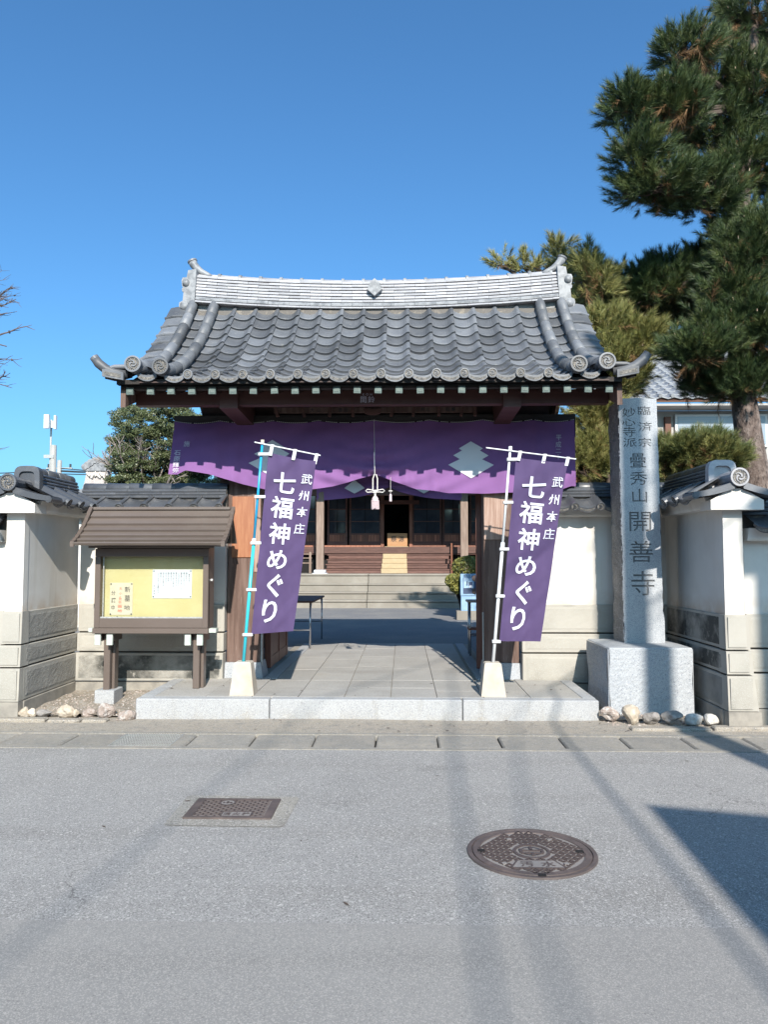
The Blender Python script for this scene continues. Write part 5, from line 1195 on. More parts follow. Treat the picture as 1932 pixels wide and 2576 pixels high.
# courtyard steps
st=tag(bpy.data.objects.new('stone_steps',None),kind='structure'); COL.objects.link(st); st.location=(-.5,21.2,.16); WL[st.name]=Vector((-.5,21.2,.16))
sz=[.16,.37,.58,.80,1.06]; sy_=[20.8,21.15,21.5,21.85]
for k in range(4):
    xx=-6.0; 
    while xx<4.0:
        w_=5.0; Bx('step_stone', M['steps'], st, xx+.006,min(xx+w_,4.0)-.006,sy_[k]+.03,22.7,sz[k]-.02,sz[k+1]-.06,.012); Bx('step_nosing', M['steps'], st, xx+.004,min(xx+w_,4.0)-.004,sy_[k]+jit(.006),22.7+.001*k,sz[k+1]-.0585,sz[k+1]-jit(.003),.018); xx+=w_

# ============================================================ MAIN HALL
hall=thing('main_hall', (-1,25,1.06), 'dark timber temple hall with sliding doors seen through the gate', 'building')
Bx('floor', M['hall_wood'], hall, -6,4,23.75,30,1.62,1.84); Bx('base', M['steps'], hall, -6,4,22.6,30,.2,1.05)
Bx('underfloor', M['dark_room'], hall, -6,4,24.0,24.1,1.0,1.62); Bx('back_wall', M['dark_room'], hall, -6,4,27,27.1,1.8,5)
for k in range(4):
    Bx('wood_step', M['hall_wood'], hall, -2.30,1.40,22.62+.29*k,23.8,1.055+.145*k,1.045+.145*(k+1),.006); 
    Bx('step_nosing', M['hall_wood'], hall, -2.34,1.44,22.60+.29*k,22.66+.29*k,1.16+.145*k,1.19+.145*k)
    Bx('pale_step', M['pale_wood'], hall, -.66+.01*k,.12-.005*k,22.55+.29*k,22.9+.29*k,1.06+.147*k,1.058+.147*(k+1),.010)
Bx('veranda_edge', M['hall_wood'], hall, -6,4,23.70,23.76,1.66,1.86)
# facade y=24.2
gx0,gx1=-.60,.20
for (a,b) in ((-6.0,gx0-.06),(gx1+.06,4.0)):
    Bx('sill', M['hall_wood_red'], hall, a,b,24.18,24.30,1.841,1.92); Bx('lintel', M['hall_wood'], hall, a,b,24.15,24.3,3.62,3.8)
def door(xa,xb,mats='d'):
    d=MB().box(xa+.001,xb-.001,24.20,24.23,1.925,2.04).box(xa,xb,24.205,24.235,2.25,2.30).box(xa+.001,xb-.001,24.2,24.23,3.50,3.60).box(xa,xa+.06,24.195,24.235,1.921,3.605).box(xb-.06,xb,24.195,24.235,1.921,3.605).build('sliding_door', M['hall_wood'], hall, origin=((xa+xb)/2,24.2,1.92))
    n=max(4,int((xb-xa-.12)/.085)); w_=(xb-xa-.12)/n
    for k in range(n): Bx('plank', M['hall_wood_red'], d, xa+.06+w_*k+.004,xa+.06+w_*(k+1)-.004,24.212,24.225,2.041,2.249)
    for za,zb in ((2.305,2.66),(2.69,3.05),(3.08,3.49)):
        for h_ in range(2):
            xm=(xa+xb)/2; p=(xa+.065,xm-.01) if h_==0 else (xm+.01,xb-.065); Bx('pane', M['glass'], d, p[0],p[1],24.215,24.222,za,zb)
    for zz in (2.66,3.05): Bx('muntin', M['hall_wood'], d, xa+.06,xb-.06,24.208,24.232,zz+.001,zz+.029)
for xa,xb in ((-4.9,-3.85),(-3.8,-2.75),(-2.42,-1.78),(-1.72,-.70),(.28,1.22),(1.25,1.92),(2.1,3.1),(3.12,3.95)): door(xa,xb)
for xx in (-5.0,-2.60,-.66,.24,2.0): Bx('hall_post', M['hall_wood_red'], hall, xx-.05,xx+.05,24.12,24.28,1.85,4.2)
for xx in (-2.44,1.78):
    Bx('porch_post', M['hall_post'], hall, xx-.11,xx+.11,22.25,22.47,1.17,4.0,.01)
    Bx('post_shoe', M['paper'], hall, xx-.17,xx+.17,22.19,22.53,1.08,1.17,.02); Bx('post_shoe', M['paper'], hall, xx-.22,xx+.22,22.14,22.58,1.0,1.079,.02)
# railings to the left and right of the porch
for zz in (1.35,1.5,1.62): Bx('railing', M['hall_post'], hall, -5.5,-2.75,22.9,22.95,zz,zz+.03)
for xx in (-5,-4.2,-3.4,-2.8,): Bx('railing_post', M['hall_post'], hall, xx-.03,xx+.03,22.89,22.96,1.06,1.7)
MB().tube([(1.42,22.5,1.06),(1.42,22.5,1.95)],.03,8).build('handrail', M['hall_wood_red'], hall)
# porch beam, roof
Bx('porch_beam', M['hall_wood'], hall, -2.7,2.1,22.28,22.44,3.35,3.6); Bx('door_lintel', M['hall_wood'], hall, -.9,.5,24.1,24.25,3.22,3.34)
MB().add([(-6.0,21.2,3.88),(4.0,21.2,3.88),(4.0,26,6.9),(-6.0,26,6.9),(-6.0,21.2,3.83),(4.0,21.2,3.83),(4.0,26,6.75),(-6.0,26,6.75)],[(0,1,2,3),(4,5,6,7),(0,1,5,4)]).add([(-6.0,31,4.05),(4.0,31,4.05),(4.0,26,6.9),(-6.0,26,6.9)],[(0,1,2,3)]).build('hall_roof', M['far_tile'], hall)
for xx in (-6.0,3.9): MB().prism([(23.9,1.85),(30,1.85),(30,4.3),(26,6.7),(23.9,5.4)],'x',xx,xx+.1).build('gable_wall', M['grey_wall'], hall)
ob=thing('offering_box', (-.19,23.95,1.86), 'pale wooden offering box with brushed characters in the hall doorway', 'box')
MB().box(-.50,.13,23.85,24.15,1.875,2.29,0,.01).build('box_body', M['box_wood'], ob); Bx('box_sill', M['pale_wood'], ob, -.58,.16,23.82,24.2,1.861,1.876)
tx=MB(); write(tx,[('祭',-.30,2.115,.19,.20),('源',-.06,2.11,.18,.18)],lambda a,b:(a,23.845,b),.01); tx.build('lettering', M['ink'], ob)
MB().tube([(-.30,24.6,2.95),(-.14,24.6,2.95)],.03,8).build('lantern_glow', M['rust'], hall) if False else None
# hall curtain
hc=thing('hall_curtain', (-.4,22.24,3.3), 'violet curtain hung across the hall porch behind the gate', 'curtain')
def hb(x_):
    c=-.42; d=abs(x_-c); return 3.58-.41*(1-math.exp(-d*1.25))
for a0,a1 in ((-2.54,-.43),(-.41,1.72)):
    MB().grid(lambda a,b:((a0+(a1-a0)*a),22.22-.05*math.sin((a0+(a1-a0)*a)*6)*b+.03*math.sin(b*22+abs(a0+(a1-a0)*a+.42)*8)*b*math.exp(-abs(a0+(a1-a0)*a+.42)*.8),3.95+(hb(a0+(a1-a0)*a)-3.95)*b),40,14).build('cloth', M['curtain'], hc, smooth=True, recalc=False)
for cx_ in (-1.42,.60):
    MB().add([(cx_,22.12,hb(cx_)+.10),(cx_+.30,22.12,hb(cx_)+.26),(cx_,22.12,hb(cx_)+.5),(cx_-.30,22.12,hb(cx_)+.26)],[(0,1,2,3)]).build('crest', M['curtain_white'], hc, recalc=False)

# ============================================================ VEGETATION
def mesh_np(name, verts, tris, m, parent, origin=None, smooth=False):
    origin=wl(parent) if origin is None else origin
    me=bpy.data.meshes.new(name); V=verts-np.array(origin)[None,:]
    me.vertices.add(len(V)); me.vertices.foreach_set('co', V.astype(np.float32).ravel())
    k=tris.shape[1]; me.loops.add(tris.size); me.loops.foreach_set('vertex_index', tris.astype(np.int32).ravel())
    me.polygons.add(len(tris)); me.polygons.foreach_set('loop_start', np.arange(0,tris.size,k,dtype=np.int32)); me.polygons.foreach_set('loop_total', np.full(len(tris),k,dtype=np.int32))
    me.materials.append(m); me.update(calc_edges=True)
    o=bpy.data.objects.new(name, me); COL.objects.link(o); o.parent=parent; WL[o.name]=Vector(origin); return o
def needles(shoots, axes, per=75, L=.105, w=.0032, spread=(.30,1.05), shoot=.20):
    n=len(shoots); N=n*per
    S=np.repeat(shoots,per,0); A=np.repeat(axes,per,0)
    t=RNG.random(N)**.8
    ref=np.where(np.abs(A[:,2:3])<.9, np.array([[0,0,1.]]), np.array([[1.,0,0]]))
    u=np.cross(A,ref); u/=np.linalg.norm(u,axis=1,keepdims=True); v=np.cross(A,u)
    ph=RNG.random(N)*2*np.pi; th=spread[1]+(spread[0]-spread[1])*t**.8+RNG.normal(0,.12,N)
    d=A*np.cos(th)[:,None]+(u*np.cos(ph)[:,None]+v*np.sin(ph)[:,None])*np.sin(th)[:,None]
    base=S+A*(t*shoot)[:,None]
    ln=L*(.75+.4*RNG.random(N)); sd_=np.cross(d,RNG.normal(size=(N,3))); sd_/=np.linalg.norm(sd_,axis=1,keepdims=True)
    tip=base+d*ln[:,None]; tip[:,2]-=.06*ln*RNG.random(N)
    V=np.empty((N,3,3)); V[:,0]=base-sd_*w/2; V[:,1]=base+sd_*w/2; V[:,2]=tip
    return V.reshape(-1,3), np.arange(N*3).reshape(-1,3)
def pine(label, trunk, trad, pads, mats, per=75, L=.105, dens=1.0, wd=.0034, group=None, budp=.35, name='pine_tree'):
    t=thing(name, tuple(Vector(trunk[0])), label, 'tree', group)
    mb=MB().tube(trunk,trad,16); 
    # bark plates: displaced ring surface
    mb.build('trunk', M['bark'], t, smooth=True)
    S=[];A=[];br=MB()
    for (c,r,n) in pads:
        n=int(n*dens); c=Vector(c); r=Vector(r)
        q=RNG.normal(size=(n,3)); q/=np.linalg.norm(q,axis=1,keepdims=True); rr=(.35+.65*RNG.random(n)**.45)
        q[:,2]=np.where(q[:,2]<-.35, q[:,2]*.6, q[:,2])
        K=max(4,n//8); ci=RNG.integers(K,size=n); qc=q[:K]; cc=qc*(.55+.45*RNG.random(K)**.5)[:,None]
        q=cc[ci]+RNG.normal(0,1,(n,3))*np.array([.075/max(r[0],.1),.075/max(r[1],.1),.055/max(r[2],.1)]); rr=np.ones(n)
        p=np.array(c)+q*np.array(r)
        ax=q*np.array([.9,.9,.5])+np.array([0,0,.75])+RNG.normal(0,.28,(n,3)); ax/=np.linalg.norm(ax,axis=1,keepdims=True)
        S.append(p);A.append(ax)
        # limb from trunk to pad
        tp=min((Vector(x) for x in trunk), key=lambda s:(s-Vector((0,0,.2))-c).length+abs(s.z-c.z)*.6)
        mid=tp.lerp(c,.5)+Vector((jit(.1),jit(.1),-.08))
        br.tube([tp,mid,c-Vector((0,0,r.z*.25))],[.055,.04,.018],7)
        for k in range(max(5,n//9)):
            e=p[RNG.integers(n)]; s_=tp.lerp(c,random.uniform(.55,1.05)); m_=s_.lerp(Vector(e),.55)+Vector((jit(.04),jit(.04),-.03))
            br.tube([s_,m_,Vector(e)],[.014,.009,.005],4,cap=False)
    br.build('branches', M['twig'], t)
    S=np.concatenate(S);A=np.concatenate(A)
    k=len(S); sel=RNG.random(k)<.93
    V,T=needles(S[sel],A[sel],per,L,wd); mesh_np('crown', V,T,mats[0],t)
    V,T=needles(S[~sel],-A[~sel]*.3+RNG.normal(0,.6,(int((~sel).sum()),3)),int(per*.5),L*.9,wd); mesh_np('dry_needles', V,T,M['needle_dry'],t)
    bd=MB()
    for i in range(k):
        if A[i][2]>.6 and random.random()<budp:
            e=Vector(S[i])+Vector(A[i])*.17; bd.tube([e,e+Vector((A[i][0]*.3,A[i][1]*.3,1)).normalized()*random.uniform(.02,.045)],[.006,.003],4)
    if bd.v: tag(bd.build('buds', M['bud'], t), kind='stuff')
    return t
def pad(u,v,ru,rv,y,n,ry=None):
    s=y/1920; ru=max(11,ru-20); rv=max(11,rv-17); return (tuple(at(u,v,y)), (ru*s, (ry if ry else (ru+rv)*.5*s), rv*s), n)
y=10.4
tk=[(4.92,y,.0),(4.87,y,1.6),(4.79,y,2.3),(4.71,y,3.0),(4.64,y,3.7),(4.60,y,4.6),(4.62,y+.1,5.6),(4.75,y+.1,6.7),(4.85,y,7.8),(4.95,y,9.2)]
pine('tall dark pine tree leaning over the wall at the right edge', tk, [.27,.235,.21,.18,.16,.15,.15,.12,.10,.06], [
  pad(1890,40,85,62,10.3,120),pad(1960,110,80,90,10.6,120),pad(1725,135,78,52,9.7,110),pad(1800,200,80,80,10.3,140),pad(1590,280,66,60,9.6,120),pad(1690,285,100,62,9.7,200),pad(1800,330,110,80,10.4,200),
  pad(1600,390,72,60,9.7,110),pad(1660,470,100,66,9.9,180),pad(1760,500,105,66,10.2,180),pad(1860,440,90,100,10.4,190),pad(1890,240,85,90,10.2,170),pad(1860,580,70,75,10.5,120),pad(1960,420,80,160,10.6,150),
  pad(1600,745,84,72,11.3,170),pad(1560,755,50,45,11.7,50),pad(1590,775,55,40,11.9,80),pad(1690,735,116,86,11.2,270),pad(1780,715,112,92,11.2,260),pad(1700,800,90,50,11.6,110),pad(1880,700,85,95,11.4,190),pad(1870,650,80,70,10.0,110),pad(1850,740,70,50,10.0,90),pad(1920,600,60,80,10.0,90),pad(1960,640,70,120,10.6,120),pad(1720,790,80,38,11.9,80),
  pad(1765,890,82,62,9.9,190),pad(1830,830,82,66,10.0,180),pad(1905,830,62,75,9.9,150),pad(1800,965,80,48,10.4,140),pad(1880,975,90,62,10.2,170),pad(1960,900,60,110,10.3,120)],
  [M['needle']], per=105, L=.115, dens=1.9, wd=.0052)
y=12.2
pine('sunlit yellowish pine tree rising behind the gate roof right end', [(3.5,12.3,.1),(3.45,12.3,2),(3.3,12.3,3.6),(3.25,12.3,5.4)], [.13,.12,.10,.05], [
  pad(1268,668,20,20,11.9,12),pad(1318,672,32,24,12.0,20),pad(1352,680,26,20,12.1,16),pad(1400,645,26,40,12.0,26),pad(1430,690,50,40,12.0,55),pad(1478,672,24,40,11.0,24),pad(1495,725,52,58,10.9,120),pad(1440,760,60,50,12.2,80),
  pad(1530,830,75,45,10.9,110),pad(1600,860,60,48,11.0,110),pad(1560,910,75,42,10.9,120),pad(1622,860,44,48,10.9,80),pad(1575,960,50,36,11.0,80),pad(1560,985,50,30,11.0,60),pad(1500,860,50,40,11.4,60)],
  [M['needle_yellow']], per=90, L=.125, wd=.0060, budp=.5, dens=1.5)
pine('low bright pine with rounded tufts between gate curtain and monument', [(2.75,10.4,.1),(2.8,10.4,1.2),(2.75,10.4,2.4),(2.7,10.4,3.3)], [.09,.08,.06,.04], [
  pad(1445,1030,30,26,10.5,30),pad(1500,1035,50,30,10.4,80),pad(1490,1075,55,32,10.5,80),pad(1480,1135,60,36,10.3,100),pad(1530,1120,48,44,10.4,80),pad(1470,1185,50,30,10.2,70),pad(1530,1185,50,30,10.3,70),pad(1520,1215,70,20,10.4,60)],
  [M['needle_yellow']], per=90, L=.115, wd=.0055, dens=1.5)
pine('low rounded pine between the monument and the tall pine trunk', [(4.1,9.9,.1),(4.05,9.9,1.2),(3.95,9.9,2.6)], [.08,.07,.05], [
  pad(1668,1146,36,34,10.0,60),pad(1700,1170,50,40,10.0,90),pad(1735,1146,50,38,9.9,100),pad(1800,1148,52,36,9.8,110),pad(1765,1128,48,30,10.1,80),pad(1830,1164,34,32,9.8,60),pad(1740,1185,70,30,10.1,90)],
  [M['needle_mid']], per=90, L=.11, wd=.0055, dens=1.6)
# leaf mass added behind the low pines so the gaps between read dark
def leaves(n, c, r, sz, hollow=.3, flat=.0):
    q=RNG.normal(size=(n,3)); q/=np.linalg.norm(q,axis=1,keepdims=True); rr=(hollow+(1-hollow)*RNG.random(n)**.5)
    return np.array(c)+q*rr[:,None]*np.array(r)
def leaf_quads(P, sz):
    N=len(P); a=RNG.normal(size=(N,3)); a/=np.linalg.norm(a,axis=1,keepdims=True); b=np.cross(a,RNG.normal(size=(N,3))); b/=np.linalg.norm(b,axis=1,keepdims=True)
    s=(sz*(.6+.8*RNG.random(N)))[:,None]
    V=np.empty((N,4,3)); V[:,0]=P-a*s; V[:,1]=P-b*s*.45; V[:,2]=P+a*s; V[:,3]=P+b*s*.45
    return V.reshape(-1,3), np.arange(N*4).reshape(-1,4)
hd=thing('gap_foliage', (3.2,11.3,.1), 'dark leaf mass added behind the low pines to darken the gaps', 'gap_foliage')
V=[leaves(3000,(1.95+.42*k,11.3+jit(.1),1.55+jit(.1)),(.42,.30,1.45),.03) for k in range(7)]
Vv,T=leaf_quads(np.concatenate(V),.035); mesh_np('foliage',Vv,T,M['leaf'],hd)
# evergreen with pale branches behind the left wall
ev=thing('evergreen_tree', (-4.0,12.6,.1), 'clipped evergreen with pale twisting branches behind the left wall', 'tree')
br=MB(); rn=random.Random(21); tips=[]
def grow(p,d,L,r,depth):
    pts=[p]; q=p.copy(); dd=d.copy()
    for k in range(3):
        dd=(dd+Vector((rn.uniform(-.28,.28),rn.uniform(-.14,.14),rn.uniform(-.12,.22)))).normalized(); q=q+dd*L/3; pts.append(q.copy())
    br.tube(pts,[r,r*.9,r*.78,r*.62],6,cap=False)
    if depth<=0 or r<.006: tips.append(q); return
    tips.append(q) if depth<=2 else None
    for k in range(rn.choice((2,3))):
        nd=(dd+Vector((rn.uniform(-.95,.95),rn.uniform(-.8,.6),rn.uniform(-.35,.65)))).normalized(); grow(q,nd,L*rn.uniform(.62,.85),r*.62,depth-1)
for k in range(4): grow(Vector((-3.8+jit(.3),12.65,1.35)),Vector((jit(.32)+.05,jit(.1),1)).normalized(),.70,.060,5)
MB().tube([(-4.0,12.6,.05),(-3.98,12.6,.8),(-4.0,12.6,1.5)],[.13,.11,.08],12).build('trunk', M['branch_pale'], ev)
br.build('branches', M['branch_pale'], ev)
# foliage clumps shape: dome u 275..570, v 1010..1220
cl=[]
rn=random.Random(5)
while len(cl)<700:
    u=rn.uniform(262,540); v=995+265*rn.random()**.8
    top=1012+((u-400)/130)**2*28 if u<560 else 1080
    left=282-(v-1010)*.03
    if v<top or u<left: continue
    if rn.random()<.10: continue
    cl.append(at(u,v,rn.uniform(11.85,13.0)))
P=np.concatenate([leaves(190,tuple(c),(.09+.06*rn.random(),.10,.055),.02,.0) for c in cl])
Vv,T=leaf_quads(P,.0165); mesh_np('foliage',Vv,T,M['leaf'],ev)
# round shrub in the courtyard
sh=thing('clipped_shrub', (1.35,17.45,.16), 'yellow green cloud pruned shrub beside the blue poster stand', 'shrub')
P=np.concatenate([leaves(2800,(1.47,17.5,1.31),(.36,.33,.25),.02,.72),leaves(1500,(1.16,17.35,1.0),(.22,.24,.17),.02,.65),leaves(1000,(1.22,17.3,.84),(.17,.2,.13),.02,.6),leaves(900,(1.5,17.45,1.0),(.3,.25,.2),.02,.5)])
Vv,T=leaf_quads(P,.030); mesh_np('foliage',Vv,T,M['leaf_bush'],sh)
br=MB()
for k in range(8): br.tube([(1.38+jit(.05),17.45,.16),(1.34+jit(.15),17.45+jit(.1),.7),(1.4+jit(.28),17.45+jit(.15),1.25)],[.035,.025,.012],6)
br.build('stems', M['twig'], sh)
# bare tree, branches entering from the left
bt=thing('bare_tree', (-8.0,12.5,0), 'leafless tree with knobbly twigs at the left edge of the photo', 'tree')
br=MB(); rn=random.Random(31)
br.tube([(-8.0,12.5,-.1),(-7.95,12.5,2.5),(-7.9,12.5,5.0),(-7.8,12.5,7.2)],[.22,.17,.11,.04],10)
def tw(p,d,L,r,dep):
    n=5; pts=[p]; q=p.copy(); dd=d.copy()
    for k in range(n):
        dd=(dd+Vector((rn.uniform(-.2,.2),rn.uniform(-.25,.25),rn.uniform(-.2,.24)))).normalized(); q=q+dd*L/n; pts.append(q.copy())
    br.tube(pts,[r*(1-.12*k) for k in range(n+1)],5,cap=False)
    if dep==0: return
    for k in range(rn.choice((3,4,5))):
        s_=pts[rn.randint(1,n)]; nd=(dd*.9+Vector((rn.uniform(-.5,.7),rn.uniform(-.7,.7),rn.uniform(-.65,.65)))).normalized()
        if rn.random()<.3: br.tube([s_-dd*.012,s_+dd*.012],[r*1.7,r*1.5],6)
        tw(s_,nd,L*rn.uniform(.26,.42),r*.5,dep-1)
for (u,v,ex,r_) in ((0,660,25,.012),(0,745,45,.012),(-10,760,50,.014),(0,800,60,.022),(0,835,75,.024),(0,855,70,.02),(0,890,40,.014),(0,950,70,.030),(0,1000,50,.014),(0,1050,45,.022),(-5,1105,32,.012),(-8,1140,20,.01),(0,700,30,.012),(0,770,60,.016),(0,782,55,.013),(0,815,62,.018),(0,862,72,.018),(0,875,45,.012),(0,905,38,.012),(0,930,42,.012),(0,965,52,.016),(-5,640,25,.010),(0,1010,40,.012)):
    e=at(ex*.8,v-5,12.5); s_=at(-190,v+25,12.5); dd=(e-s_).normalized(); tw(s_,dd,(e-s_).length*.78,r_*1.4,2)
br.build('branches', M['branch_bare'], bt)

# ============================================================ BACKGROUND
# house at the right
hs_=thing('neighbouring_house', (7,17.5,0), 'grey rendered house with tiled roof behind the tall pine', 'house')
Bx('wall', M['grey_wall'], hs_, 4.9,13,17.6,24,0,4.90)
Bx('wall_panel', M['cream_wall'], hs_, 5.45,5.92,17.55,17.6,2.0,4.30)
for xx in (6.02,8.55,8.9): Bx('post', M['brown_post'], hs_, xx,xx+.13,17.5,17.6,0,4.75)
wn=MB().box(6.25,8.35,17.52,17.6,4.05,4.80).build('window', M['white_frame'], hs_, origin=(7.3,17.56,4.05))
Bx('blind_pane', M['glass_blind'], wn, 6.31,7.22,17.505,17.519,4.10,4.75); Bx('blind_pane', M['glass_blind'], wn, 7.28,8.29,17.505,17.519,4.10,4.75)
bl_=MB(); 
for k in range(14): bl_.box(6.32,7.21,17.50,17.504,4.12+.045*k,4.126+.045*k).box(7.29,8.28,17.50,17.504,4.12+.045*k,4.126+.045*k)
bl_.build('blind_slats', M['grey_wall'], wn)
Bx('eave_board', M['brown_post'], hs_, 4.5,13.2,16.95,17.02,4.98,5.06); Bx('soffit', M['grey_wall'], hs_, 4.5,13.2,17.0,17.6,4.903,4.95)
rt=MB(); rs=math.atan2(2.0,4.0)
for i in range(32):
    for j in range(15):
        xa=4.4+i*.27; ya=16.9+j*.25; za=5.08+j*.25*.5
        rt.add([(xa,ya,za+.03),(xa+.07,ya,za-.005),(xa+.14,ya,za-.02),(xa+.2,ya,za+.0),(xa+.235,ya,za+.035),(xa+.27,ya,za+.03),
                (xa,ya+.27,za+.145),(xa+.07,ya+.27,za+.11),(xa+.14,ya+.27,za+.095),(xa+.2,ya+.27,za+.115),(xa+.235,ya+.27,za+.15),(xa+.27,ya+.27,za+.145)],[(k,k+1,k+7,k+6) for k in range(5)])
        rt.add([(xa,ya,za-.01),(xa+.14,ya,za-.05),(xa+.27,ya,za-.01),(xa+.27,ya,za+.03),(xa+.14,ya,za-.02),(xa,ya,za+.03)],[(0,1,4,5),(1,2,3,4)])
MB().add([(4.4,16.93,5.02),(13.1,16.93,5.02),(13.1,20.7,6.90),(4.4,20.7,6.90)],[(0,1,2,3)]).build('roof_deck', M['brown_post'], hs_, recalc=False)
ro=rt.build('roof', M['far_tile'], hs_, recalc=False)
tag(ro, kind='stuff')
ek=MB()
for i in range(32): ek.tube([(4.4+i*.27+.235,16.88,5.10),(4.4+i*.27+.235,16.96,5.12)],.045,8)
ek.build('eave_disks', M['tile_onipale'], hs_)
MB().box(4.4,13.1,20.5,20.9,6.9,7.15).build('roof_ridge', M['far_tile'], hs_)
# storehouse with stuccoed ridge ornament, left
so=thing('storehouse', (-5.6,15,0), 'old storehouse with white stuccoed ridge ornament beyond the left wall', 'building')
c=at(245,1190,14.5)
Bx('wall', M['plaster'], so, c.x-1.2,c.x+1.2,14.9,18,0,2.55)
MB().prism([(c.x-1.6,2.30),(c.x+1.6,2.30),(c.x+1.3,2.58),(c.x+.55,2.80),(c.x,3.0),(c.x-.55,2.80),(c.x-1.3,2.58)],'y',14.7,18.2).build('roof', M['far_tile'], so)
s=14.5/1920
body=[(-36,50),(-30,30),(-27,10),(-26,-6),(26,-6),(27,10),(30,30),(36,50)]
MB().prism([(c.x+a*s,c.z-b*s+.08) for a,b in body],'y',14.45,14.62).build('stucco_panel', M['stucco'], so)
for k in range(9):
    a0=-22+5.5*k; MB().tube([(c.x+(a0+q)*s,14.43,c.z+.08-(14+5*math.sin(q*.6+k)+3*(k%3))*s) for q in (-3,0,3,6)],.022,6).build('stucco_wave', M['plaster'], so, smooth=True)
cb=MB()
for k,(dx,dz,r_) in enumerate([(-30,8,8),(-23,13,9),(-15,19,9),(-5,25,8),(5,25,8),(15,19,9),(23,13,9),(30,8,8),(0,16,11),(-10,13,7),(10,13,7)]):
    cb.tube([(c.x+dx*s,14.40+.004*k,c.z+.02+(dz+4)*s),(c.x+dx*s,14.60,c.z+.02+(dz+4)*s)],r_*s,10)
cb.prism([(c.x+30*s*math.cos(math.pi*k/10), c.z+.02+4*s+24*s*math.sin(math.pi*k/10)) for k in range(11)],'y',14.43,14.58)
cb.box(c.x-33*s,c.x+33*s,14.42,14.6,c.z+.02+2*s,c.z+.02+10*s)
cb.build('ridge_ornament', M['tile_onipale'], so)
# far poles and wires
def upole(x,y,h,r,label,arms,ant=False):
    t=thing('utility_pole', (x,y,0), label, 'utility pole', 'far utility poles')
    MB().tube([(x,y,0),(x,y,h)],[r*1.2,r*.9],10).build('pole', M['concrete_pole'], t)
    for z_,w_ in arms: Bx('cross_arm', M['steel'], t, x-w_,x+w_,y-.06,y+.06,z_,z_+.1); [MB().tube([(x+q*w_*.85,y,z_+.1),(x+q*w_*.85,y,z_+.35)],.07,6).build('insulator', M['cable'], t) for q in (-1,1)]
    return t
p=at(134,1120,45)
t=upole(p.x,45,p.z,.19,'grey pole topped by a white mobile antenna',[])
q=at(130,1052,45); top=q.z
MB().tube([(p.x-.18,45,5.3),(p.x-.18,45,top-.1)],.06,8).build('antenna_mast', M['steel'], t)
for dx,w_,dy in ((-.13,.28,-.3),(.33,.12,0)):
    MB().box(p.x-.18+dx,p.x-.18+dx+w_,44.6+dy,44.8+dy,top-.72,top+.10).build('antenna_panel', M['white_plastic'], t)
MB().box(p.x-.12,p.x+.12,44.7,44.9,top-.62,top-.22).build('radio_unit', M['white_plastic'], t)
Bx('bracket', M['steel'], t, p.x-.5,p.x+.1,44.8,44.9,p.z-.8,p.z-.6)
p2=at(149,1158,52); upole(p2.x,52,p2.z,.17,'slimmer grey pole carrying wires right of the antenna pole',[(at(149,1180,52).z,.9)])
LBL=['uppermost dark wire between the far left poles','second wire from the top between the far left poles','third wire from the top between the far left poles','lowest dark wire between the far left poles']
for k,(v0,v1,v2) in enumerate([(1188,1178,1183),(1196,1184,1186),(1199,1186,1189),(1206,1192,1194)]):
    mb=MB(); pts=[at(-200,v0+10,50),at(60,v0,50),at(140,v1,50)]; pts2=[at(152,v1,50),at(210,v2,50),at(330,v2-4,50)]
    o=mb.tube(pts,.035,5).tube(pts2,.035,5).build('power_line', M['cable']); tag(o,LBL[k],'wire','overhead wires at the far left')

# ============================================================ BEHIND THE CAMERA: what casts the road shadows
bh=thing('corner_building', (5,-7,0), 'plain house across the road behind the viewer', 'building')
def SH(px,py,h): # point at height h whose shadow falls on (px,py,0)
    k=h/(-LD.z); return (px-LD.x*k, py-LD.y*k)
h=4.6; c0=SH(1.50,4.80,h); e1=(c0[0]+.71*14,c0[1]-.20*14); e2=(c0[0]-.08*4,c0[1]-1.0*7.5); e3=(e2[0]+.71*14,e2[1]-.2*14)
fp_=[c0,e1,e3,e2]
MB().prism(fp_,'z',-.1,h-.12).build('wall', M['cream_wall'], bh)
MB().prism([(a+(a-7)*.004,b) for a,b in fp_],'z',h-.119,h).build('roof', M['far_tile'], bh)
d1=Vector((e1[0]-c0[0],e1[1]-c0[1],0)).normalized(); nrm=Vector((-d1.y,d1.x,0))
for k in range(4):
    o0=Vector((c0[0],c0[1],0))+d1*(1.0+2.6*k)
    mb=MB().add([tuple(o0+nrm*.02+Vector((0,0,.9))),tuple(o0+d1*1.5+nrm*.02+Vector((0,0,.9))),tuple(o0+d1*1.5+nrm*.02+Vector((0,0,2.1))),tuple(o0+nrm*.02+Vector((0,0,2.1)))],[(0,1,2,3)]); mb.build('window', M['glass'], bh, recalc=False)
# near utility pole
a=SH(2.62,5.45,3.0); b_=(2.62+(-LD.x/-LD.z)*0,0)
k=(5.45+2.0)/LD.y; pxx=2.76-LD.x*k; pyy=5.45-LD.y*k
up=thing('street_pole', (pxx,pyy,0), 'concrete utility pole across the road behind the viewer', 'utility pole')
MB().tube([(pxx,pyy,-.1),(pxx,pyy,11)],[.165,.12],14).build('pole', M['concrete_pole'], up)
Bx('cross_arm', M['steel'], up, pxx-.8,pxx+.8,pyy-.05,pyy+.05,9.9,10.0)
MB().tube([(pxx+.45,pyy-.1,8.3),(pxx+.45,pyy-.1,9.1)],.22,12).build('transformer', M['concrete_pole'], up)
def over(p,h):
    q=SH(p[0],p[1],h); return (q[0],q[1],h)
def wire(shadow,hs,r,label):
    pts=[over(p,h_) for p,h_ in zip(shadow,hs)]
    o=MB().tube(pts,r,6).build('overhead_cable', M['cable']); tag(o,label,'cable')
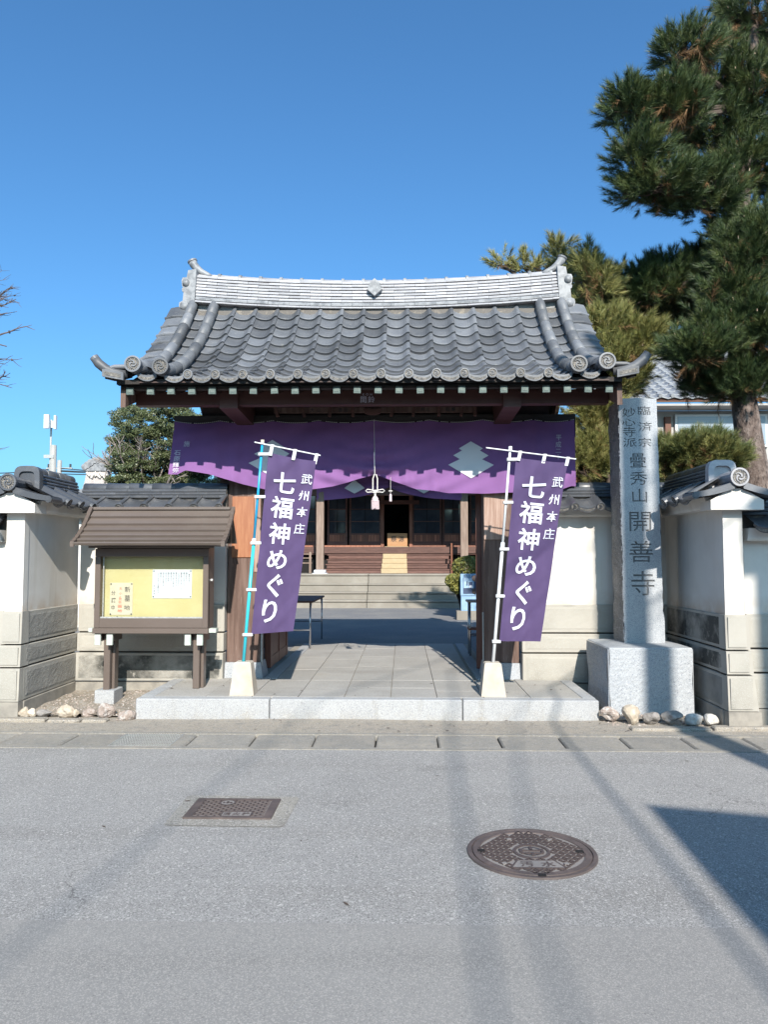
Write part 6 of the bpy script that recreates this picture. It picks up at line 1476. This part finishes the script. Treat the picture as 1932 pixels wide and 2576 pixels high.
wire([(1.28,-2),(1.28,2.68),(1.36,6.8),(1.45,8.3),(3.6,11.5)],[7.2,6.9,6.6,6.6,7.4],.018,'black overhead cable behind the viewer nearest the street pole')
wire([(.20,-3),(.28,2.46),(.43,7.2),(.50,9.4),(3.0,13.0)],[9.6,9.3,9.2,9.3,10],.0145,'second overhead cable behind the viewer, above the manhole side')
wire([(.48,-3),(.55,3.16),(.91,6.29),(1.10,7.6),(3.9,11.5)],[9.9,9.6,9.4,9.5,10.3],.0125,'third overhead cable behind the viewer, slanting to the right')
wire([(-1.95,-1),(-1.48,3.16),(-1.18,5.7),(-1.0,7.2),(2.6,15.0)],[10.6,10.3,10.2,10.2,11],.012,'leftmost overhead cable behind the viewer')

k=(7.1+2.1)/LD.y; px2=3.36-LD.x*k; py2=7.1-LD.y*k
u2=thing('street_pole', (px2,py2,0), 'thicker utility pole with a transformer behind the viewer, further right', 'utility pole')
MB().tube([(px2,py2,-.1),(px2,py2,10)],[.17,.13],14).build('pole', M['concrete_pole'], u2)
MB().tube([(px2-.20,py2,7.3),(px2-.20,py2,7.75)],.13,14).build('transformer', M['concrete_pole'], u2); Bx('cross_arm', M['steel'], u2, px2-.1,px2+.9,py2-.25,py2-.19,9.2,9.3)

# unseen row of houses behind the viewer, added to cut low sky fill
for k,(x0,x1,y1,h_,lab) in enumerate([(-15,-5.5,-9.5,6.3,'two storey cream house added behind the viewer to the left to block low sky'),(-4.8,1.2,-11.5,7.0,'grey shop house added directly behind the viewer to block low sky'),(-27,-16,-8.5,6.0,'low grey house added far left behind the viewer to block low sky'),(15.5,26,-8.0,7.0,'grey block added far right behind the viewer to block low sky')]):
    hz=thing('sky_block_house',((x0+x1)/2,y1-4,0),lab,'house','added houses blocking low sky')
    Bx('wall', M['cream_wall'] if k%2==0 else M['grey_wall'], hz, x0,x1,y1-8,y1,-.1,h_-1.6)
    MB().prism([(y1+.5,h_-1.65),(y1-4,h_),(y1-8.5,h_-1.65)],'x',x0-.3,x1+.3).build('roof', M['far_tile'], hz)
    n=int((x1-x0)/2.6)
    for q in range(n):
        for zz in (.9,3.1):
            if zz+1.1<h_-1.6: Bx('window', M['glass'], hz, x0+.8+q*2.6,x0+2.2+q*2.6,y1+.002,y1+.05,zz,zz+1.1)


# fallen leaves and twigs on the road and paving
lv=MB(); rn=random.Random(77)
for k in range(120):
    if k<70: x_,y_,z_=rn.uniform(-5,5),rn.uniform(6.7,7.2),.006
    elif k<100: x_,y_,z_=rn.uniform(-4,4),rn.uniform(3,6),.003
    else: x_,y_,z_=rn.uniform(-2.4,1.7),rn.uniform(7.4,8.4),.184
    a=rn.uniform(0,6.28); L=rn.uniform(.008,.028); w_=L*rn.uniform(.15,.5); c_,s_=math.cos(a),math.sin(a)
    lv.add([(x_-c_*L,y_-s_*L,z_),(x_+s_*w_,y_-c_*w_,z_+.004),(x_+c_*L,y_+s_*L,z_+.002),(x_-s_*w_,y_+c_*w_,z_+.001)],[(0,1,2,3)])
tag(lv.build('fallen_leaves', M['twig'], recalc=False), 'small dry leaves and twigs scattered on the road edge', 'leaf litter', kind='stuff')

bw=thing('precinct_wall',(0,33,0),'long plaster wall far behind the main hall','wall')
Bx('plaster_face', M['plaster'], bw, -30,30,33,33.2,0,2.2); MB().prism([(32.6,2.15),(33.1,2.5),(33.6,2.15)],'x',-30,30).build('coping', M['far_tile'], bw)
